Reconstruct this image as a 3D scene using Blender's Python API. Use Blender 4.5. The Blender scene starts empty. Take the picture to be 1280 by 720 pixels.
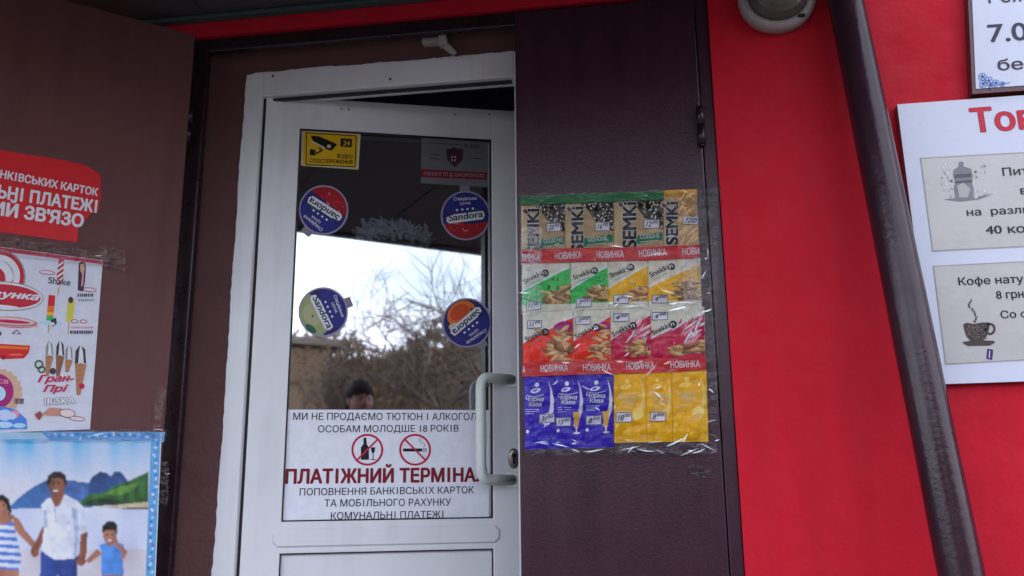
import bpy, bmesh, math, random
import numpy as np
from mathutils import Vector, Matrix, noise

random.seed(7)
R_ = math.radians
scene = bpy.context.scene
COL = scene.collection

# ------------------------------------------------------------------ camera
FPX = 1070.79                      # focal length in pixels of the 1280 px wide photo
PITCH, ROLL, YAW = R_(12.683), R_(-0.57), R_(8.556)
CAM = Vector((0.0, -2.25, 1.0))
cp, sp = math.cos(PITCH), math.sin(PITCH)
_r = Vector((1, 0, 0)); _f = Vector((0, cp, sp)); _u = Vector((0, -sp, cp))
_r2 = math.cos(ROLL) * _r + math.sin(ROLL) * _u
_u2 = -math.sin(ROLL) * _r + math.cos(ROLL) * _u
_Z = Matrix.Rotation(YAW, 3, 'Z')
RIGHT, UP, FWD = _Z @ _r2, _Z @ _u2, _Z @ _f
cd = bpy.data.cameras.new("camera"); cam = bpy.data.objects.new("camera", cd); COL.objects.link(cam)
cd.sensor_width = 36.0; cd.lens = FPX / 1280 * 36.0; cd.clip_start = 0.02; cd.clip_end = 2000
B_ = -FWD
cam.matrix_world = Matrix(((RIGHT.x, UP.x, B_.x, CAM.x), (RIGHT.y, UP.y, B_.y, CAM.y), (RIGHT.z, UP.z, B_.z, CAM.z), (0, 0, 0, 1)))
scene.camera = cam

# ------------------------------------------------------------------ light
SUN_EL, SUN_AZ = R_(15), R_(24)
w = bpy.data.worlds.new("World"); scene.world = w; w.use_nodes = True
nt = w.node_tree; bg = nt.nodes["Background"]
sky = nt.nodes.new("ShaderNodeTexSky"); sky.sky_type = 'NISHITA'; sky.sun_disc = False
sky.sun_elevation = SUN_EL; sky.sun_rotation = SUN_AZ; sky.dust_density = 3.0; sky.ozone_density = 1.0
wtc = nt.nodes.new("ShaderNodeTexCoord"); wmp = nt.nodes.new("ShaderNodeMapping"); wmp.inputs["Scale"].default_value = (1, 1, 2.6)
wn = nt.nodes.new("ShaderNodeTexNoise"); wn.inputs["Scale"].default_value = 2.3; wn.inputs["Detail"].default_value = 7; wn.inputs["Roughness"].default_value = .55
wr = nt.nodes.new("ShaderNodeMapRange"); wr.inputs[1].default_value = .36; wr.inputs[2].default_value = .60; wr.inputs[3].default_value = .25; wr.inputs[4].default_value = 1
wx = nt.nodes.new("ShaderNodeMix"); wx.data_type = 'RGBA'; wx.inputs[7].default_value = (5.5, 5.75, 6.7, 1)
nt.links.new(wtc.outputs["Generated"], wmp.inputs[0]); nt.links.new(wmp.outputs[0], wn.inputs[0]); nt.links.new(wn.outputs[0], wr.inputs[0])
nt.links.new(wr.outputs[0], wx.inputs[0]); nt.links.new(sky.outputs[0], wx.inputs[6]); nt.links.new(wx.outputs[2], bg.inputs[0]); bg.inputs[1].default_value = 0.15
sd = bpy.data.lights.new("sun", 'SUN'); sd.energy = 2.0; sd.angle = R_(0.6); sd.color = (1, .94, .86)
sun = bpy.data.objects.new("sun", sd); COL.objects.link(sun)
sv = Vector((math.sin(SUN_AZ) * math.cos(SUN_EL), math.cos(SUN_AZ) * math.cos(SUN_EL), math.sin(SUN_EL)))
sun.rotation_euler = sv.to_track_quat('Z', 'Y').to_euler(); sun.location = (4, 10, 9)
vs = scene.view_settings
vs.view_transform = 'Standard'; vs.look = 'None'; vs.gamma = 1; vs.exposure = 2.1; vs.use_curve_mapping = False
scene.cycles.max_bounces = 8; scene.cycles.transparent_max_bounces = 24; scene.cycles.use_denoising = True

# ------------------------------------------------------------------ materials
MATS = {}
def lin(c):
    return tuple(((x / 255) / 12.92 if x / 255 <= .04045 else ((x / 255 + .055) / 1.055) ** 2.4) for x in c)

def M(name, col, rough=.5, bump=None, var=None, metal=0, spec=.5, rvar=0, coat=0, dirt=0):
    if name in MATS: return MATS[name]
    m = bpy.data.materials.new(name); m.use_nodes = True; MATS[name] = m
    t = m.node_tree; b = t.nodes["Principled BSDF"]
    b.inputs["Base Color"].default_value = (*col, 1); b.inputs["Roughness"].default_value = rough
    b.inputs["Metallic"].default_value = metal; b.inputs["Specular IOR Level"].default_value = spec
    b.inputs["Coat Weight"].default_value = coat
    tc = t.nodes.new("ShaderNodeTexCoord")
    def nz(scale, det=4, rgh=.55):
        n = t.nodes.new("ShaderNodeTexNoise"); n.inputs["Scale"].default_value = scale
        n.inputs["Detail"].default_value = det; n.inputs["Roughness"].default_value = rgh
        t.links.new(tc.outputs["Object"], n.inputs["Vector"]); return n
    if var:
        n = nz(var[0], 6, .65); mr = t.nodes.new("ShaderNodeMapRange")
        mr.inputs[1].default_value = .25; mr.inputs[2].default_value = .75
        mr.inputs[3].default_value = 1 - var[1]; mr.inputs[4].default_value = 1 + var[1]
        t.links.new(n.outputs[0], mr.inputs[0])
        mx = t.nodes.new("ShaderNodeVectorMath"); mx.operation = 'SCALE'; mx.inputs[0].default_value = col
        t.links.new(mr.outputs[0], mx.inputs["Scale"]); t.links.new(mx.outputs[0], b.inputs["Base Color"])
    if dirt:                                                # rain streaks and grimy patches
        src = b.inputs["Base Color"].links[0].from_socket
        mp = t.nodes.new("ShaderNodeMapping"); mp.inputs["Scale"].default_value = (1, 1, .07); t.links.new(tc.outputs["Object"], mp.inputs[0])
        n1 = t.nodes.new("ShaderNodeTexNoise"); n1.inputs["Scale"].default_value = 16; n1.inputs["Detail"].default_value = 6; t.links.new(mp.outputs[0], n1.inputs["Vector"])
        n2 = nz(2.1, 3); ml = t.nodes.new("ShaderNodeMath"); ml.operation = 'MULTIPLY'; t.links.new(n1.outputs[0], ml.inputs[0]); t.links.new(n2.outputs[0], ml.inputs[1])
        mr = t.nodes.new("ShaderNodeMapRange"); mr.inputs[1].default_value = .24; mr.inputs[2].default_value = .40; mr.inputs[3].default_value = 1; mr.inputs[4].default_value = 1 - dirt
        t.links.new(ml.outputs[0], mr.inputs[0]); n3 = nz(55, 6, .7)
        m3 = t.nodes.new("ShaderNodeMapRange"); m3.inputs[1].default_value = .66; m3.inputs[2].default_value = .74; m3.inputs[3].default_value = 1; m3.inputs[4].default_value = 1 - dirt * .9
        t.links.new(n3.outputs[0], m3.inputs[0]); mm = t.nodes.new("ShaderNodeMath"); mm.operation = 'MULTIPLY'; t.links.new(mr.outputs[0], mm.inputs[0]); t.links.new(m3.outputs[0], mm.inputs[1])
        mx = t.nodes.new("ShaderNodeVectorMath"); mx.operation = 'SCALE'; t.links.new(src, mx.inputs[0]); t.links.new(mm.outputs[0], mx.inputs["Scale"]); t.links.new(mx.outputs[0], b.inputs["Base Color"])
    if rvar:
        n = nz(14, 5); mr = t.nodes.new("ShaderNodeMapRange"); mr.inputs[1].default_value = .3; mr.inputs[2].default_value = .7
        mr.inputs[3].default_value = max(.02, rough - rvar); mr.inputs[4].default_value = rough + rvar
        t.links.new(n.outputs[0], mr.inputs[0]); t.links.new(mr.outputs[0], b.inputs["Roughness"])
    if bump:
        prev = None
        for sc_, st_ in bump:
            n = nz(sc_, 5); bp = t.nodes.new("ShaderNodeBump"); bp.inputs["Strength"].default_value = 1
            bp.inputs["Distance"].default_value = st_
            t.links.new(n.outputs[0], bp.inputs["Height"])
            if prev: t.links.new(prev.outputs[0], bp.inputs["Normal"])
            prev = bp
        t.links.new(prev.outputs[0], b.inputs["Normal"])
    return m

def ink(name, rgb, rough=.42, **k):
    """printed colour; rgb is the surface colour on an 8 bit scale"""
    k.setdefault('bump', [(9, .004)]); k.setdefault('var', (35, .07)); k.setdefault('spec', .28)
    m = M(name, lin(rgb), rough, **k); INK[m.name] = np.array(lin(rgb)); return m
INK = {}
def print_mat(name, rough=.36, spec=.14):
    """printed sheet whose picture is stored in the mesh colours"""
    m = M(name, (1, 1, 1), rough, [(60, .0012)], None, spec=spec); t = m.node_tree
    a = t.nodes.new("ShaderNodeVertexColor"); a.layer_name = "print"; t.links.new(a.outputs[0], t.nodes["Principled BSDF"].inputs["Base Color"]); return m
def soft_noise(shape, cells, rs):
    """smooth random field, 0..1"""
    g = rs.random((cells[0] + 2, cells[1] + 2)); x = np.linspace(0, cells[0], shape[0]); y = np.linspace(0, cells[1], shape[1])
    i = x.astype(int); j = y.astype(int); fx = (x - i)[:, None]; fy = (y - j)[None, :]; fx = fx * fx * (3 - 2 * fx); fy = fy * fy * (3 - 2 * fy)
    return (g[np.ix_(i, j)] * (1 - fx) + g[np.ix_(i + 1, j)] * fx) * (1 - fy) + (g[np.ix_(i, j + 1)] * (1 - fx) + g[np.ix_(i + 1, j + 1)] * fx) * fy
def in_poly(X, Y, pts):
    ins = np.zeros(X.shape, bool); n = len(pts)
    for i in range(n):
        (x0, y0), (x1, y1) = pts[i], pts[(i + 1) % n]
        if y0 == y1: continue
        ins ^= ((y0 > Y) != (y1 > Y)) & (X < (x1 - x0) * (Y - y0) / (y1 - y0) + x0)
    return ins
def blur(c, k=1):
    for _ in range(k):
        p = np.pad(c, ((1, 1), (1, 1), (0, 0)), 'edge'); c = (p[1:-1, 1:-1] * 2 + p[:-2, 1:-1] + p[2:, 1:-1] + p[1:-1, :-2] + p[1:-1, 2:]) / 6
    return c

def clear_mat(name, fac, rough, tint, bump=None, stretch=(1, 1, 1), fres=False):
    m = bpy.data.materials.new(name); m.use_nodes = True; MATS[name] = m
    t = m.node_tree; t.nodes.clear()
    out = t.nodes.new("ShaderNodeOutputMaterial"); mix = t.nodes.new("ShaderNodeMixShader")
    tr = t.nodes.new("ShaderNodeBsdfTransparent"); gl = t.nodes.new("ShaderNodeBsdfGlossy")
    tr.inputs[0].default_value = (*tint, 1); gl.inputs["Roughness"].default_value = rough
    gl.inputs[0].default_value = (1, 1, 1, 1)
    if fres:
        lw = t.nodes.new("ShaderNodeFresnel"); lw.inputs[0].default_value = 1.5
        ma = t.nodes.new("ShaderNodeMath"); ma.operation = 'MULTIPLY_ADD'; ma.inputs[1].default_value = 1.0; ma.inputs[2].default_value = fac
        t.links.new(lw.outputs[0], ma.inputs[0]); t.links.new(ma.outputs[0], mix.inputs[0])
    else: mix.inputs[0].default_value = fac
    t.links.new(tr.outputs[0], mix.inputs[1]); t.links.new(gl.outputs[0], mix.inputs[2]); t.links.new(mix.outputs[0], out.inputs[0])
    if bump:
        tc = t.nodes.new("ShaderNodeTexCoord"); mp = t.nodes.new("ShaderNodeMapping"); mp.inputs["Scale"].default_value = stretch
        t.links.new(tc.outputs["Object"], mp.inputs[0]); prev = None
        for sc_, st_ in bump:
            n = t.nodes.new("ShaderNodeTexNoise"); n.inputs["Scale"].default_value = sc_; n.inputs["Detail"].default_value = 4
            t.links.new(mp.outputs[0], n.inputs["Vector"])
            bp = t.nodes.new("ShaderNodeBump"); bp.inputs["Distance"].default_value = st_; bp.inputs["Strength"].default_value = 1
            t.links.new(n.outputs[0], bp.inputs["Height"])
            if prev: t.links.new(prev.outputs[0], bp.inputs["Normal"])
            prev = bp
        t.links.new(prev.outputs[0], gl.inputs["Normal"])
    return m

red_paint = M("red_wall_paint", (.52, .006, .021), .7, [(3, .012), (45, .0012), (240, .0004)], (2.2, .10), rvar=.1, spec=.22, dirt=.10)
purple_paint = M("purple_gloss_paint", (.044, .0145, .027), .2, [(4, .0010), (150, .00055), (420, .0006)], (9, .10), rvar=.04, dirt=.25, spec=.36)
pipe_paint = M("pipe_paint", (.034, .013, .023), .21, [(12, .0008), (90, .0007)], (8, .2), rvar=.06, spec=.32, dirt=.3)
brown_leaf = M("brown_door_paint", (.125, .046, .044), .55, [(4, .004), (160, .0004)], (3, .10), rvar=.08, spec=.25, dirt=.2)
brown_plaster = M("brown_plaster", (.085, .034, .034), .65, [(14, .010), (120, .001)], (6, .14), spec=.25)
frame_paint = M("dark_frame_paint", (.018, .006, .010), .3, [(40, .001)], (8, .2), rvar=.08)
pvc = M("white_pvc", (.70, .70, .72), .34, [(6, .0008)], (4, .05), rvar=.06, dirt=.13)
pvc_old = M("yellowed_pvc", (.70, .73, .68), .38, [(20, .0006)], (12, .06))
rubber = M("black_rubber", (.008, .008, .009), .6, var=(20, .2))
dark_hole = M("dark_metal", (.02, .02, .022), .4, metal=.6, var=(30, .2))
steel = M("worn_steel", (.30, .28, .27), .35, metal=.8, var=(40, .2))
ceil_m = M("canopy_soffit", (.06, .058, .062), .6, [(20, .002)], (3, .2))
teal = M("teal_trim", (.035, .075, .07), .5, var=(12, .15))
room_m = M("room_plaster", (.45, .46, .56), .8, var=(3, .1))
concrete = M("concrete", (.13, .12, .115), .85, [(30, .004)], (2.5, .2))
paving = M("worn_paving", (.055, .052, .05), .9, [(12, .01)], (.7, .3))

# ------------------------------------------------------------------ helpers
class Frame:
    """an upright plane: origin, heading; local x runs along it, local y into it"""
    def __init__(s, o, ang):
        s.o = Vector(o); s.a = ang; s.U = Vector((math.cos(ang), math.sin(ang), 0)); s.N = Vector((-math.sin(ang), math.cos(ang), 0))
    def world(s, u, v, off=0): return s.o + s.U * u + Vector((0, 0, v)) - s.N * off
def uv(fr, px, py, off=0):
    """point of the plane seen at a photo pixel, in metres along and up the plane"""
    d = RIGHT * ((px - 640) / FPX) - UP * ((py - 360) / FPX) + FWD
    o = fr.o - fr.N * off
    t = ((o - CAM) @ fr.N) / (d @ fr.N); p = CAM + d * t
    return ((p - fr.o) @ fr.U, p.z - fr.o.z)

WALL = Frame((0, 0, 0), 0)                         # plane of the outer metal door
RED = Frame((0, -.012, 0), 0)                      # face of the red wall
LEAF = Frame((-1.105, .10, 0), R_(18.58))          # white glazed door, ajar
GLASS = Frame(LEAF.world(0, 0, -.012), R_(18.58))  # its pane, set back a little
SIDE = Frame((-1.299, -.045, 0), R_(42.79))        # brown metal door swung open
BASE = {}

def tag(o, label=None, cat=None, group=None, kind=None):
    if label: o["label"] = label
    if cat: o["category"] = cat
    if group: o["group"] = group
    if kind: o["kind"] = kind
    return o
def empty(name, label, cat, loc=(0, 0, 0), rz=0, group=None):
    o = bpy.data.objects.new(name, None); COL.objects.link(o); o.empty_display_size = .1
    o.location = loc; o.rotation_euler = (0, 0, rz); return tag(o, label, cat, group)
def link(name, bm, mats, parent=None, smooth=False, loc=(0, 0, 0), rz=0):
    me = bpy.data.meshes.new(name); bm.to_mesh(me); bm.free()
    for m in (mats if isinstance(mats, (list, tuple)) else [mats]): me.materials.append(m)
    if smooth:
        for p in me.polygons: p.use_smooth = True
    o = bpy.data.objects.new(name, me); COL.objects.link(o); o.location = loc; o.rotation_euler = (0, 0, rz)
    if parent: o.parent = parent
    return o
def box(bm, x0, x1, y0, y1, z0, z1, bev=0, mi=0, seg=2):
    t = bmesh.new(); bmesh.ops.create_cube(t, size=1)
    for v in t.verts: v.co = Vector(((x0 + x1) / 2 + v.co.x * (x1 - x0), (y0 + y1) / 2 + v.co.y * (y1 - y0), (z0 + z1) / 2 + v.co.z * (z1 - z0)))
    if bev: bmesh.ops.bevel(t, geom=list(t.edges), offset=bev, segments=seg, affect='EDGES', profile=.5)
    join(bm, t, mi)
def join(bm, t, mi=0):
    mp = {}
    for v in t.verts: mp[v] = bm.verts.new(v.co)
    for f in t.faces:
        try:
            n = bm.faces.new([mp[v] for v in f.verts]); n.material_index = mi; n.smooth = f.smooth
        except ValueError: pass
    t.free()
def tube(bm, pts, rad, n=12, caps=True, mi=0, flat=1.0):
    pts = [Vector(p) for p in pts]; rad = rad if isinstance(rad, (list, tuple)) else [rad] * len(pts)
    rings = []; ref = None
    for i, p in enumerate(pts):
        d = (pts[min(i + 1, len(pts) - 1)] - pts[max(i - 1, 0)]).normalized()
        if ref is None: ref = d.orthogonal().normalized()
        a = (ref - d * ref.dot(d)).normalized(); b = d.cross(a); ref = a
        rings.append([bm.verts.new(p + (a * math.cos(k * 2 * math.pi / n) + b * math.sin(k * 2 * math.pi / n) * flat) * rad[i]) for k in range(n)])
    for i in range(len(rings) - 1):
        for k in range(n):
            f = bm.faces.new((rings[i][k], rings[i][(k + 1) % n], rings[i + 1][(k + 1) % n], rings[i + 1][k])); f.smooth = True; f.material_index = mi
    if caps:
        for r, rev in ((rings[0], True), (rings[-1], False)):
            f = bm.faces.new(list(reversed(r)) if rev else r); f.material_index = mi
def lathe(bm, prof, c, axis, n=40, mi=0):
    """profile of (radius, height along axis)"""
    axis = Vector(axis).normalized(); a = axis.orthogonal().normalized(); b = axis.cross(a); rings = []
    for r, h in prof:
        rings.append([bm.verts.new(Vector(c) + axis * h + (a * math.cos(k * 2 * math.pi / n) + b * math.sin(k * 2 * math.pi / n)) * max(r, 1e-5)) for k in range(n)])
    for i in range(len(rings) - 1):
        for k in range(n):
            f = bm.faces.new((rings[i][k], rings[i][(k + 1) % n], rings[i + 1][(k + 1) % n], rings[i + 1][k])); f.smooth = True; f.material_index = mi

_TXT = {}
from mathutils.geometry import interpolate_bezier, delaunay_2d_cdt
def ar_(q): return sum(q[i - 1][0] * q[i][1] - q[i][0] * q[i - 1][1] for i in range(len(q)))
def glyphs(s, bold=0, shear=0):
    """outlines of a line of text filled contour by contour (overlapping strokes stay solid)"""
    k = (s, shear)
    if k in _TXT: return _TXT[k]
    c = bpy.data.curves.new("t", 'FONT'); c.body = s; c.size = 1; c.shear = shear
    o = bpy.data.objects.new("t", c); COL.objects.link(o)
    cu = o.to_curve(bpy.context.evaluated_depsgraph_get()); loops = []
    for sp_ in cu.splines:
        bp = sp_.bezier_points; n = len(bp); pts = []
        for i in range(n):
            a, b = bp[i], bp[(i + 1) % n]
            straight = (a.handle_right - a.co).cross(b.co - a.co).length < 1e-5 and (b.handle_left - b.co).cross(b.co - a.co).length < 1e-5
            q = [a.co, b.co] if straight else interpolate_bezier(a.co, a.handle_right, b.handle_left, b.co, 5)
            pts += [(p[0], p[1]) for p in q[:-1]]
        pts = [p for i, p in enumerate(pts) if (Vector(p) - Vector(pts[i - 1])).length > 1e-6]
        xs_, ys_ = sorted({round(p[0], 3) for p in pts}), sorted({round(p[1], 3) for p in pts})
        if len(pts) == 12 and len(xs_) == 4 and len(ys_) == 4 and xs_[3] - xs_[0] < .45 and abs(xs_[0] + xs_[3] - xs_[1] - xs_[2]) < .01:   # the letter І without its slabs
            pts = [(xs_[1], ys_[0]), (xs_[1], ys_[3]), (xs_[2], ys_[3]), (xs_[2], ys_[0])]
            if ar_(pts) * ar_([(p.co.x, p.co.y) for p in bp]) < 0: pts.reverse()
        if len(pts) > 2: loops.append(pts)
    o.to_curve_clear(); bpy.data.objects.remove(o); bpy.data.curves.remove(c)
    # triangulate all contours together, keep what the outlines wind around (strokes may cross themselves)
    P0, E0 = [], []
    for q in loops:
        n0 = len(P0); P0 += [Vector(p) for p in q]; E0 += [(n0 + i, n0 + (i + 1) % len(q)) for i in range(len(q))]
    V, Fc = [], []
    if P0:
        V, _, tri, *_r = delaunay_2d_cdt(P0, E0, [], 0, 1e-5); V = [(p.x, p.y) for p in V]
        for t in tri:
            cx, cy = sum(V[i][0] for i in t) / 3, sum(V[i][1] for i in t) / 3; wn_ = 0
            for q in loops:
                for i in range(len(q)):
                    (x0, y0), (x1, y1) = q[i - 1], q[i]
                    if (y0 <= cy) != (y1 <= cy) and x0 + (cy - y0) / (y1 - y0) * (x1 - x0) > cx: wn_ += 1 if y1 > y0 else -1
            if wn_: Fc.append(tuple(t))
        Fc = [f if (V[f[1]][0] - V[f[0]][0]) * (V[f[2]][1] - V[f[0]][1]) - (V[f[2]][0] - V[f[0]][0]) * (V[f[1]][1] - V[f[0]][1]) > 0 else tuple(reversed(f)) for f in Fc]
    _TXT[k] = (V, Fc); return _TXT[k]
bpy.context.view_layer.update()
CAPV = max(v[1] for v in glyphs("Н")[0])

class Art:
    """flat printed or cut-out work lying on a Frame, drawn at photo pixels, kept in metres"""
    def __init__(s, fr, off=.001, drape=None, step=.0004):
        s.fr, s.off, s.drape, s.step = fr, off, drape, step; s.v = []; s.f = []; s.m = []; s.mats = []; s.tl = []
    def P(s, x, y): return uv(s.fr, x, y, s.off)
    def mi(s, m):
        if m not in s.mats: s.mats.append(m)
        return s.mats.index(m)
    def y(s, u, v, L): return -(s.off + L * s.step) - (s.drape(u, v) if s.drape else 0)
    def polyuv(s, q, mat, L=1):
        ar = sum(q[i][0] * q[(i + 1) % len(q)][1] - q[(i + 1) % len(q)][0] * q[i][1] for i in range(len(q)))
        if ar < 0: q = list(reversed(q))
        b = len(s.v); s.v += [(u, s.y(u, v, L), v) for u, v in q]; s.f.append(tuple(range(b, b + len(q)))); s.m.append(s.mi(mat))
    def poly(s, pts, mat, L=1): s.polyuv([s.P(*p) for p in pts], mat, L)
    def slab(s, pts, mat, thk=.0008, edge=None):
        q = [s.P(*p) for p in pts]
        ar = sum(q[i][0] * q[(i + 1) % len(q)][1] - q[(i + 1) % len(q)][0] * q[i][1] for i in range(len(q)))
        if ar < 0: q = list(reversed(q))
        b = len(s.v); n = len(q)
        s.v += [(u, -s.off, v) for u, v in q] + [(u, -s.off + thk, v) for u, v in q]
        s.f.append(tuple(range(b, b + n))); s.m.append(s.mi(mat))
        s.f.append(tuple(reversed(range(b + n, b + 2 * n)))); s.m.append(s.mi(edge or mat))
        for i in range(n):
            j = (i + 1) % n; s.f.append((b + i, b + n + i, b + n + j, b + j)); s.m.append(s.mi(edge or mat))
    def ell(s, cx, cy, rx, ry, mat, L=1, rot=0, n=28, a0=0, a1=360):
        c, d = math.cos(R_(rot)), math.sin(R_(rot)); pts = []
        m = n + (0 if a1 - a0 == 360 else 1)
        for k in range(m):
            a = R_(a0 + (a1 - a0) * k / n); x, y = rx * math.cos(a), ry * math.sin(a)
            pts.append((cx + x * c - y * d, cy - (x * d + y * c)))
        s.poly(pts, mat, L)
    def line(s, pts, wd, mat, L=1, closed=False):
        n = len(pts); q = [Vector(p) for p in pts]
        for i in range(n if closed else n - 1):
            a, b = q[i], q[(i + 1) % n]; d = (b - a)
            if d.length < 1e-6: continue
            d.normalize(); o = Vector((-d.y, d.x)) * wd / 2; e = d * wd * .3
            s.poly([a - e + o, b + e + o, b + e - o, a - e - o], mat, L + .02 * (i % 2))
    def ring(s, cx, cy, rx, ry, wd, mat, L=1, n=32, rot=0):
        c, d = math.cos(R_(rot)), math.sin(R_(rot))
        def pt(a, k): x, y = (rx + k) * math.cos(a), (ry + k) * math.sin(a); return (cx + x * c - y * d, cy - x * d - y * c)
        for k in range(n):
            a, b = 2 * math.pi * k / n, 2 * math.pi * (k + 1) / n
            s.poly([pt(a, -wd / 2), pt(b, -wd / 2), pt(b, wd / 2), pt(a, wd / 2)], mat, L)
    def text(s, st, p0, p1, h, mat, L=2, bold=0, shear=0, out=None):
        """baseline from pixel p0 to pixel p1, capitals h pixels tall"""
        s.tl.append((len(s.v), len(s.f)))
        a, b = Vector(s.P(*p0)), Vector(s.P(*p1)); mid = ((p0[0] + p1[0]) / 2, (p0[1] + p1[1]) / 2)
        d = b - a; wl = d.length; d.normalize()
        nx = Vector((p1[0] - p0[0], p1[1] - p0[1])).normalized(); tip = Vector(s.P(mid[0] + nx.y * h, mid[1] - nx.x * h)) - Vector(s.P(*mid))
        up = Vector((-d.y, d.x)); hl = abs(tip.dot(up))
        V0 = glyphs(st, bold, shear)[0]; x0 = min(v[0] for v in V0); sx = wl / (max(v[0] for v in V0) - x0); sy = hl / CAPV
        for (mt, ex, l) in ([(out[0], out[1], L - .8)] if out else []) + [(mat, 0, L)]:
            V, Fc = glyphs(st, 0, shear); e = bold + ex
            sh = [(0, 0)] if e < .008 else [(e * math.cos(k * math.pi / 4), e * math.sin(k * math.pi / 4)) for k in range(8)]
            for n, (ox, oy) in enumerate(sh):
                base = len(s.v)
                for x, y in V:
                    q = a + d * ((x - x0 + ox * .8) * sx) + up * ((y + oy * .6) * sy); s.v.append((q.x, s.y(q.x, q.y, l + n * .03), q.y))
                for f in Fc: s.f.append(tuple(base + i for i in f)); s.m.append(s.mi(mt))
    def build(s, name, parent=None, label=None, cat=None, group=None, smooth=False):
        if name == "lettering" and len(s.tl) > 1 and s.tl[0] == (0, 0) and not s.drape:   # each line of writing is a part
            cut = s.tl + [(len(s.v), len(s.f))]
            for (v0, f0), (v1, f1) in zip(cut, cut[1:]):
                A = Art(s.fr, s.off); A.v = s.v[v0:v1]; A.f = [tuple(i - v0 for i in f) for f in s.f[f0:f1]]; A.m = s.m[f0:f1]; A.mats = s.mats; o = A.build(name, parent)
            return o
        us = [v[0] for v in s.v]; vz = [v[2] for v in s.v]; u0, v0 = (min(us) + max(us)) / 2, min(vz)
        me = bpy.data.meshes.new(name); me.from_pydata([(x - u0, y, z - v0) for x, y, z in s.v], [], s.f)
        for m in s.mats: me.materials.append(m)
        me.polygons.foreach_set("material_index", s.m)
        if smooth: me.polygons.foreach_set("use_smooth", [True] * len(s.f))
        me.update(); o = bpy.data.objects.new(name, me); COL.objects.link(o); BASE[o.name] = (u0, v0)
        if parent:
            pu, pv = BASE[parent.name]; o.parent = parent; o.location = (u0 - pu, 0, v0 - pv)
        else:
            o.location = s.fr.world(u0, v0); o.rotation_euler = (0, 0, s.fr.a)
        return tag(o, label, cat, group)

# ================================================================== SETTING
GZ = -.12
bm = bmesh.new(); box(bm, -150, 150, -220, 60, GZ - .5, GZ); tag(link("ground", bm, paving), kind="structure")
bm = bmesh.new(); box(bm, -3.2, 3.2, -1.5, .3, GZ + .004, -.004, .01); tag(link("doorstep_slab", bm, concrete), kind="structure")

OX0, OX1, OZ = -1.348, .228, 2.345     # doorway in the red wall
shop = empty("shop_building", "single storey shop with bright red plastered front wall around the doorway", "shop", (0, 0, GZ))
def local(bm):
    for v in bm.verts: v.co.z -= GZ
    return bm
bm = bmesh.new()
box(bm, -6, OX0, -.012, .25, GZ, 3.5); box(bm, OX1, 6, -.012, .25, GZ, 3.5); box(bm, OX0, OX1, -.012, .25, OZ, 3.5)
link("front_wall", local(bm), red_paint, shop)
bm = bmesh.new()
box(bm, -6, -5.8, .25, 5.5, GZ, 3.5); box(bm, 5.8, 6, .25, 5.5, GZ, 3.5); box(bm, -6, 6, 5.5, 5.7, GZ, 3.5)
box(bm, -5.8, 5.8, .25, 5.5, 2.75, 2.85); box(bm, -5.8, 5.8, .3, 5.5, GZ, -.02)
link("room_walls", local(bm), room_m, shop)
bm = bmesh.new(); box(bm, -6.15, 6.15, -.1, 5.85, 3.5, 3.62, .01); link("roof", local(bm), concrete, shop)
# painted plaster reveal, dabbed unevenly over the edge of the white frame
bm = bmesh.new()
def wob(t, s): return .004 * noise.noise(Vector((t * 7, s, 0))) + .003 * noise.noise(Vector((t * 46, s, 3)))
zs = np.linspace(-.004, OZ, 120); prev = None
for z in zs:
    e = -1.194 + wob(z, 1.5) + .004 * (z - 1)
    r = [bm.verts.new((-1.30, .028, z)), bm.verts.new((-1.255, .062 + .003 * noise.noise(Vector((0, 3, z * 5))), z)), bm.verts.new((e - .006, .0755, z)), bm.verts.new((e, .079, z))]
    if prev:
        for k in range(3): f = bm.faces.new((prev[k], prev[k + 1], r[k + 1], r[k])); f.smooth = True
    prev = r
xs = np.linspace(-1.30, .0, 110); prev = None
for x in xs:
    e = 2.259 + wob(x, 7.5) - (.03 * max(0, (-1.16 - x) / .1) if x < -1.16 else 0)
    e = min(e, OZ)
    r = [bm.verts.new((x, .026, OZ)), bm.verts.new((x, .058, 2.315)), bm.verts.new((x, .0735, e + .006)), bm.verts.new((x, .0775, e))]
    if prev:
        for k in range(3): f = bm.faces.new((r[k], r[k + 1], prev[k + 1], prev[k])); f.smooth = True
    prev = r
box(bm, OX0 + .0005, -1.262, .085, .249, -.004, OZ - .001)
box(bm, -1.262, .2275, .085, .249, 2.312, OZ - .001)
box(bm, .06, .2275, .085, .249, -.004, 2.312)
link("door_reveal", local(bm), brown_plaster, shop)

CX = .525            # the canopy stops short of the drainpipe
canopy = empty("canopy", "flat dark canopy overhanging the shop entrance, ceiling seen above the red wall", "canopy", (0, -.012, 2.405))
bm = bmesh.new(); box(bm, -4.2, CX, -1.94, -.001, 0, .14, .004); box(bm, CX + .0005, .78, -1.939, -.26, .001, .139, .004)
for k in range(8): box(bm, -4.17 + k * .585, -4.17 + k * .585 + .56, -1.9, -.06, -.006, -.0005)
link("soffit", bm, ceil_m, canopy)
bm = bmesh.new(); box(bm, -4.2, CX, -.032, -.003, -.014, -.002, .002); link("wall_trim", bm, teal, canopy)
bm = bmesh.new(); box(bm, -4.22, .8, -1.97, -1.942, -.03, .17, .004); link("fascia", bm, M("fascia_dark", (.03, .012, .016), .5, var=(3, .1)), canopy)

# ================================================================== outer metal door
fr_ = empty("metal_door_frame", "dark painted steel frame lining the doorway opening", "door frame", (0, 0, 0))
bm = bmesh.new()
box(bm, OX0 + .002, -1.279, 0, .026, -.004, OZ - .002, .003)
box(bm, .196, OX1 - .002, 0, .03, -.004, OZ - .002, .003)
box(bm, -1.279, .196, .001, .024, 2.300, OZ - .002, .003)
link("frame_bars", bm, frame_paint, fr_)

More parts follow.
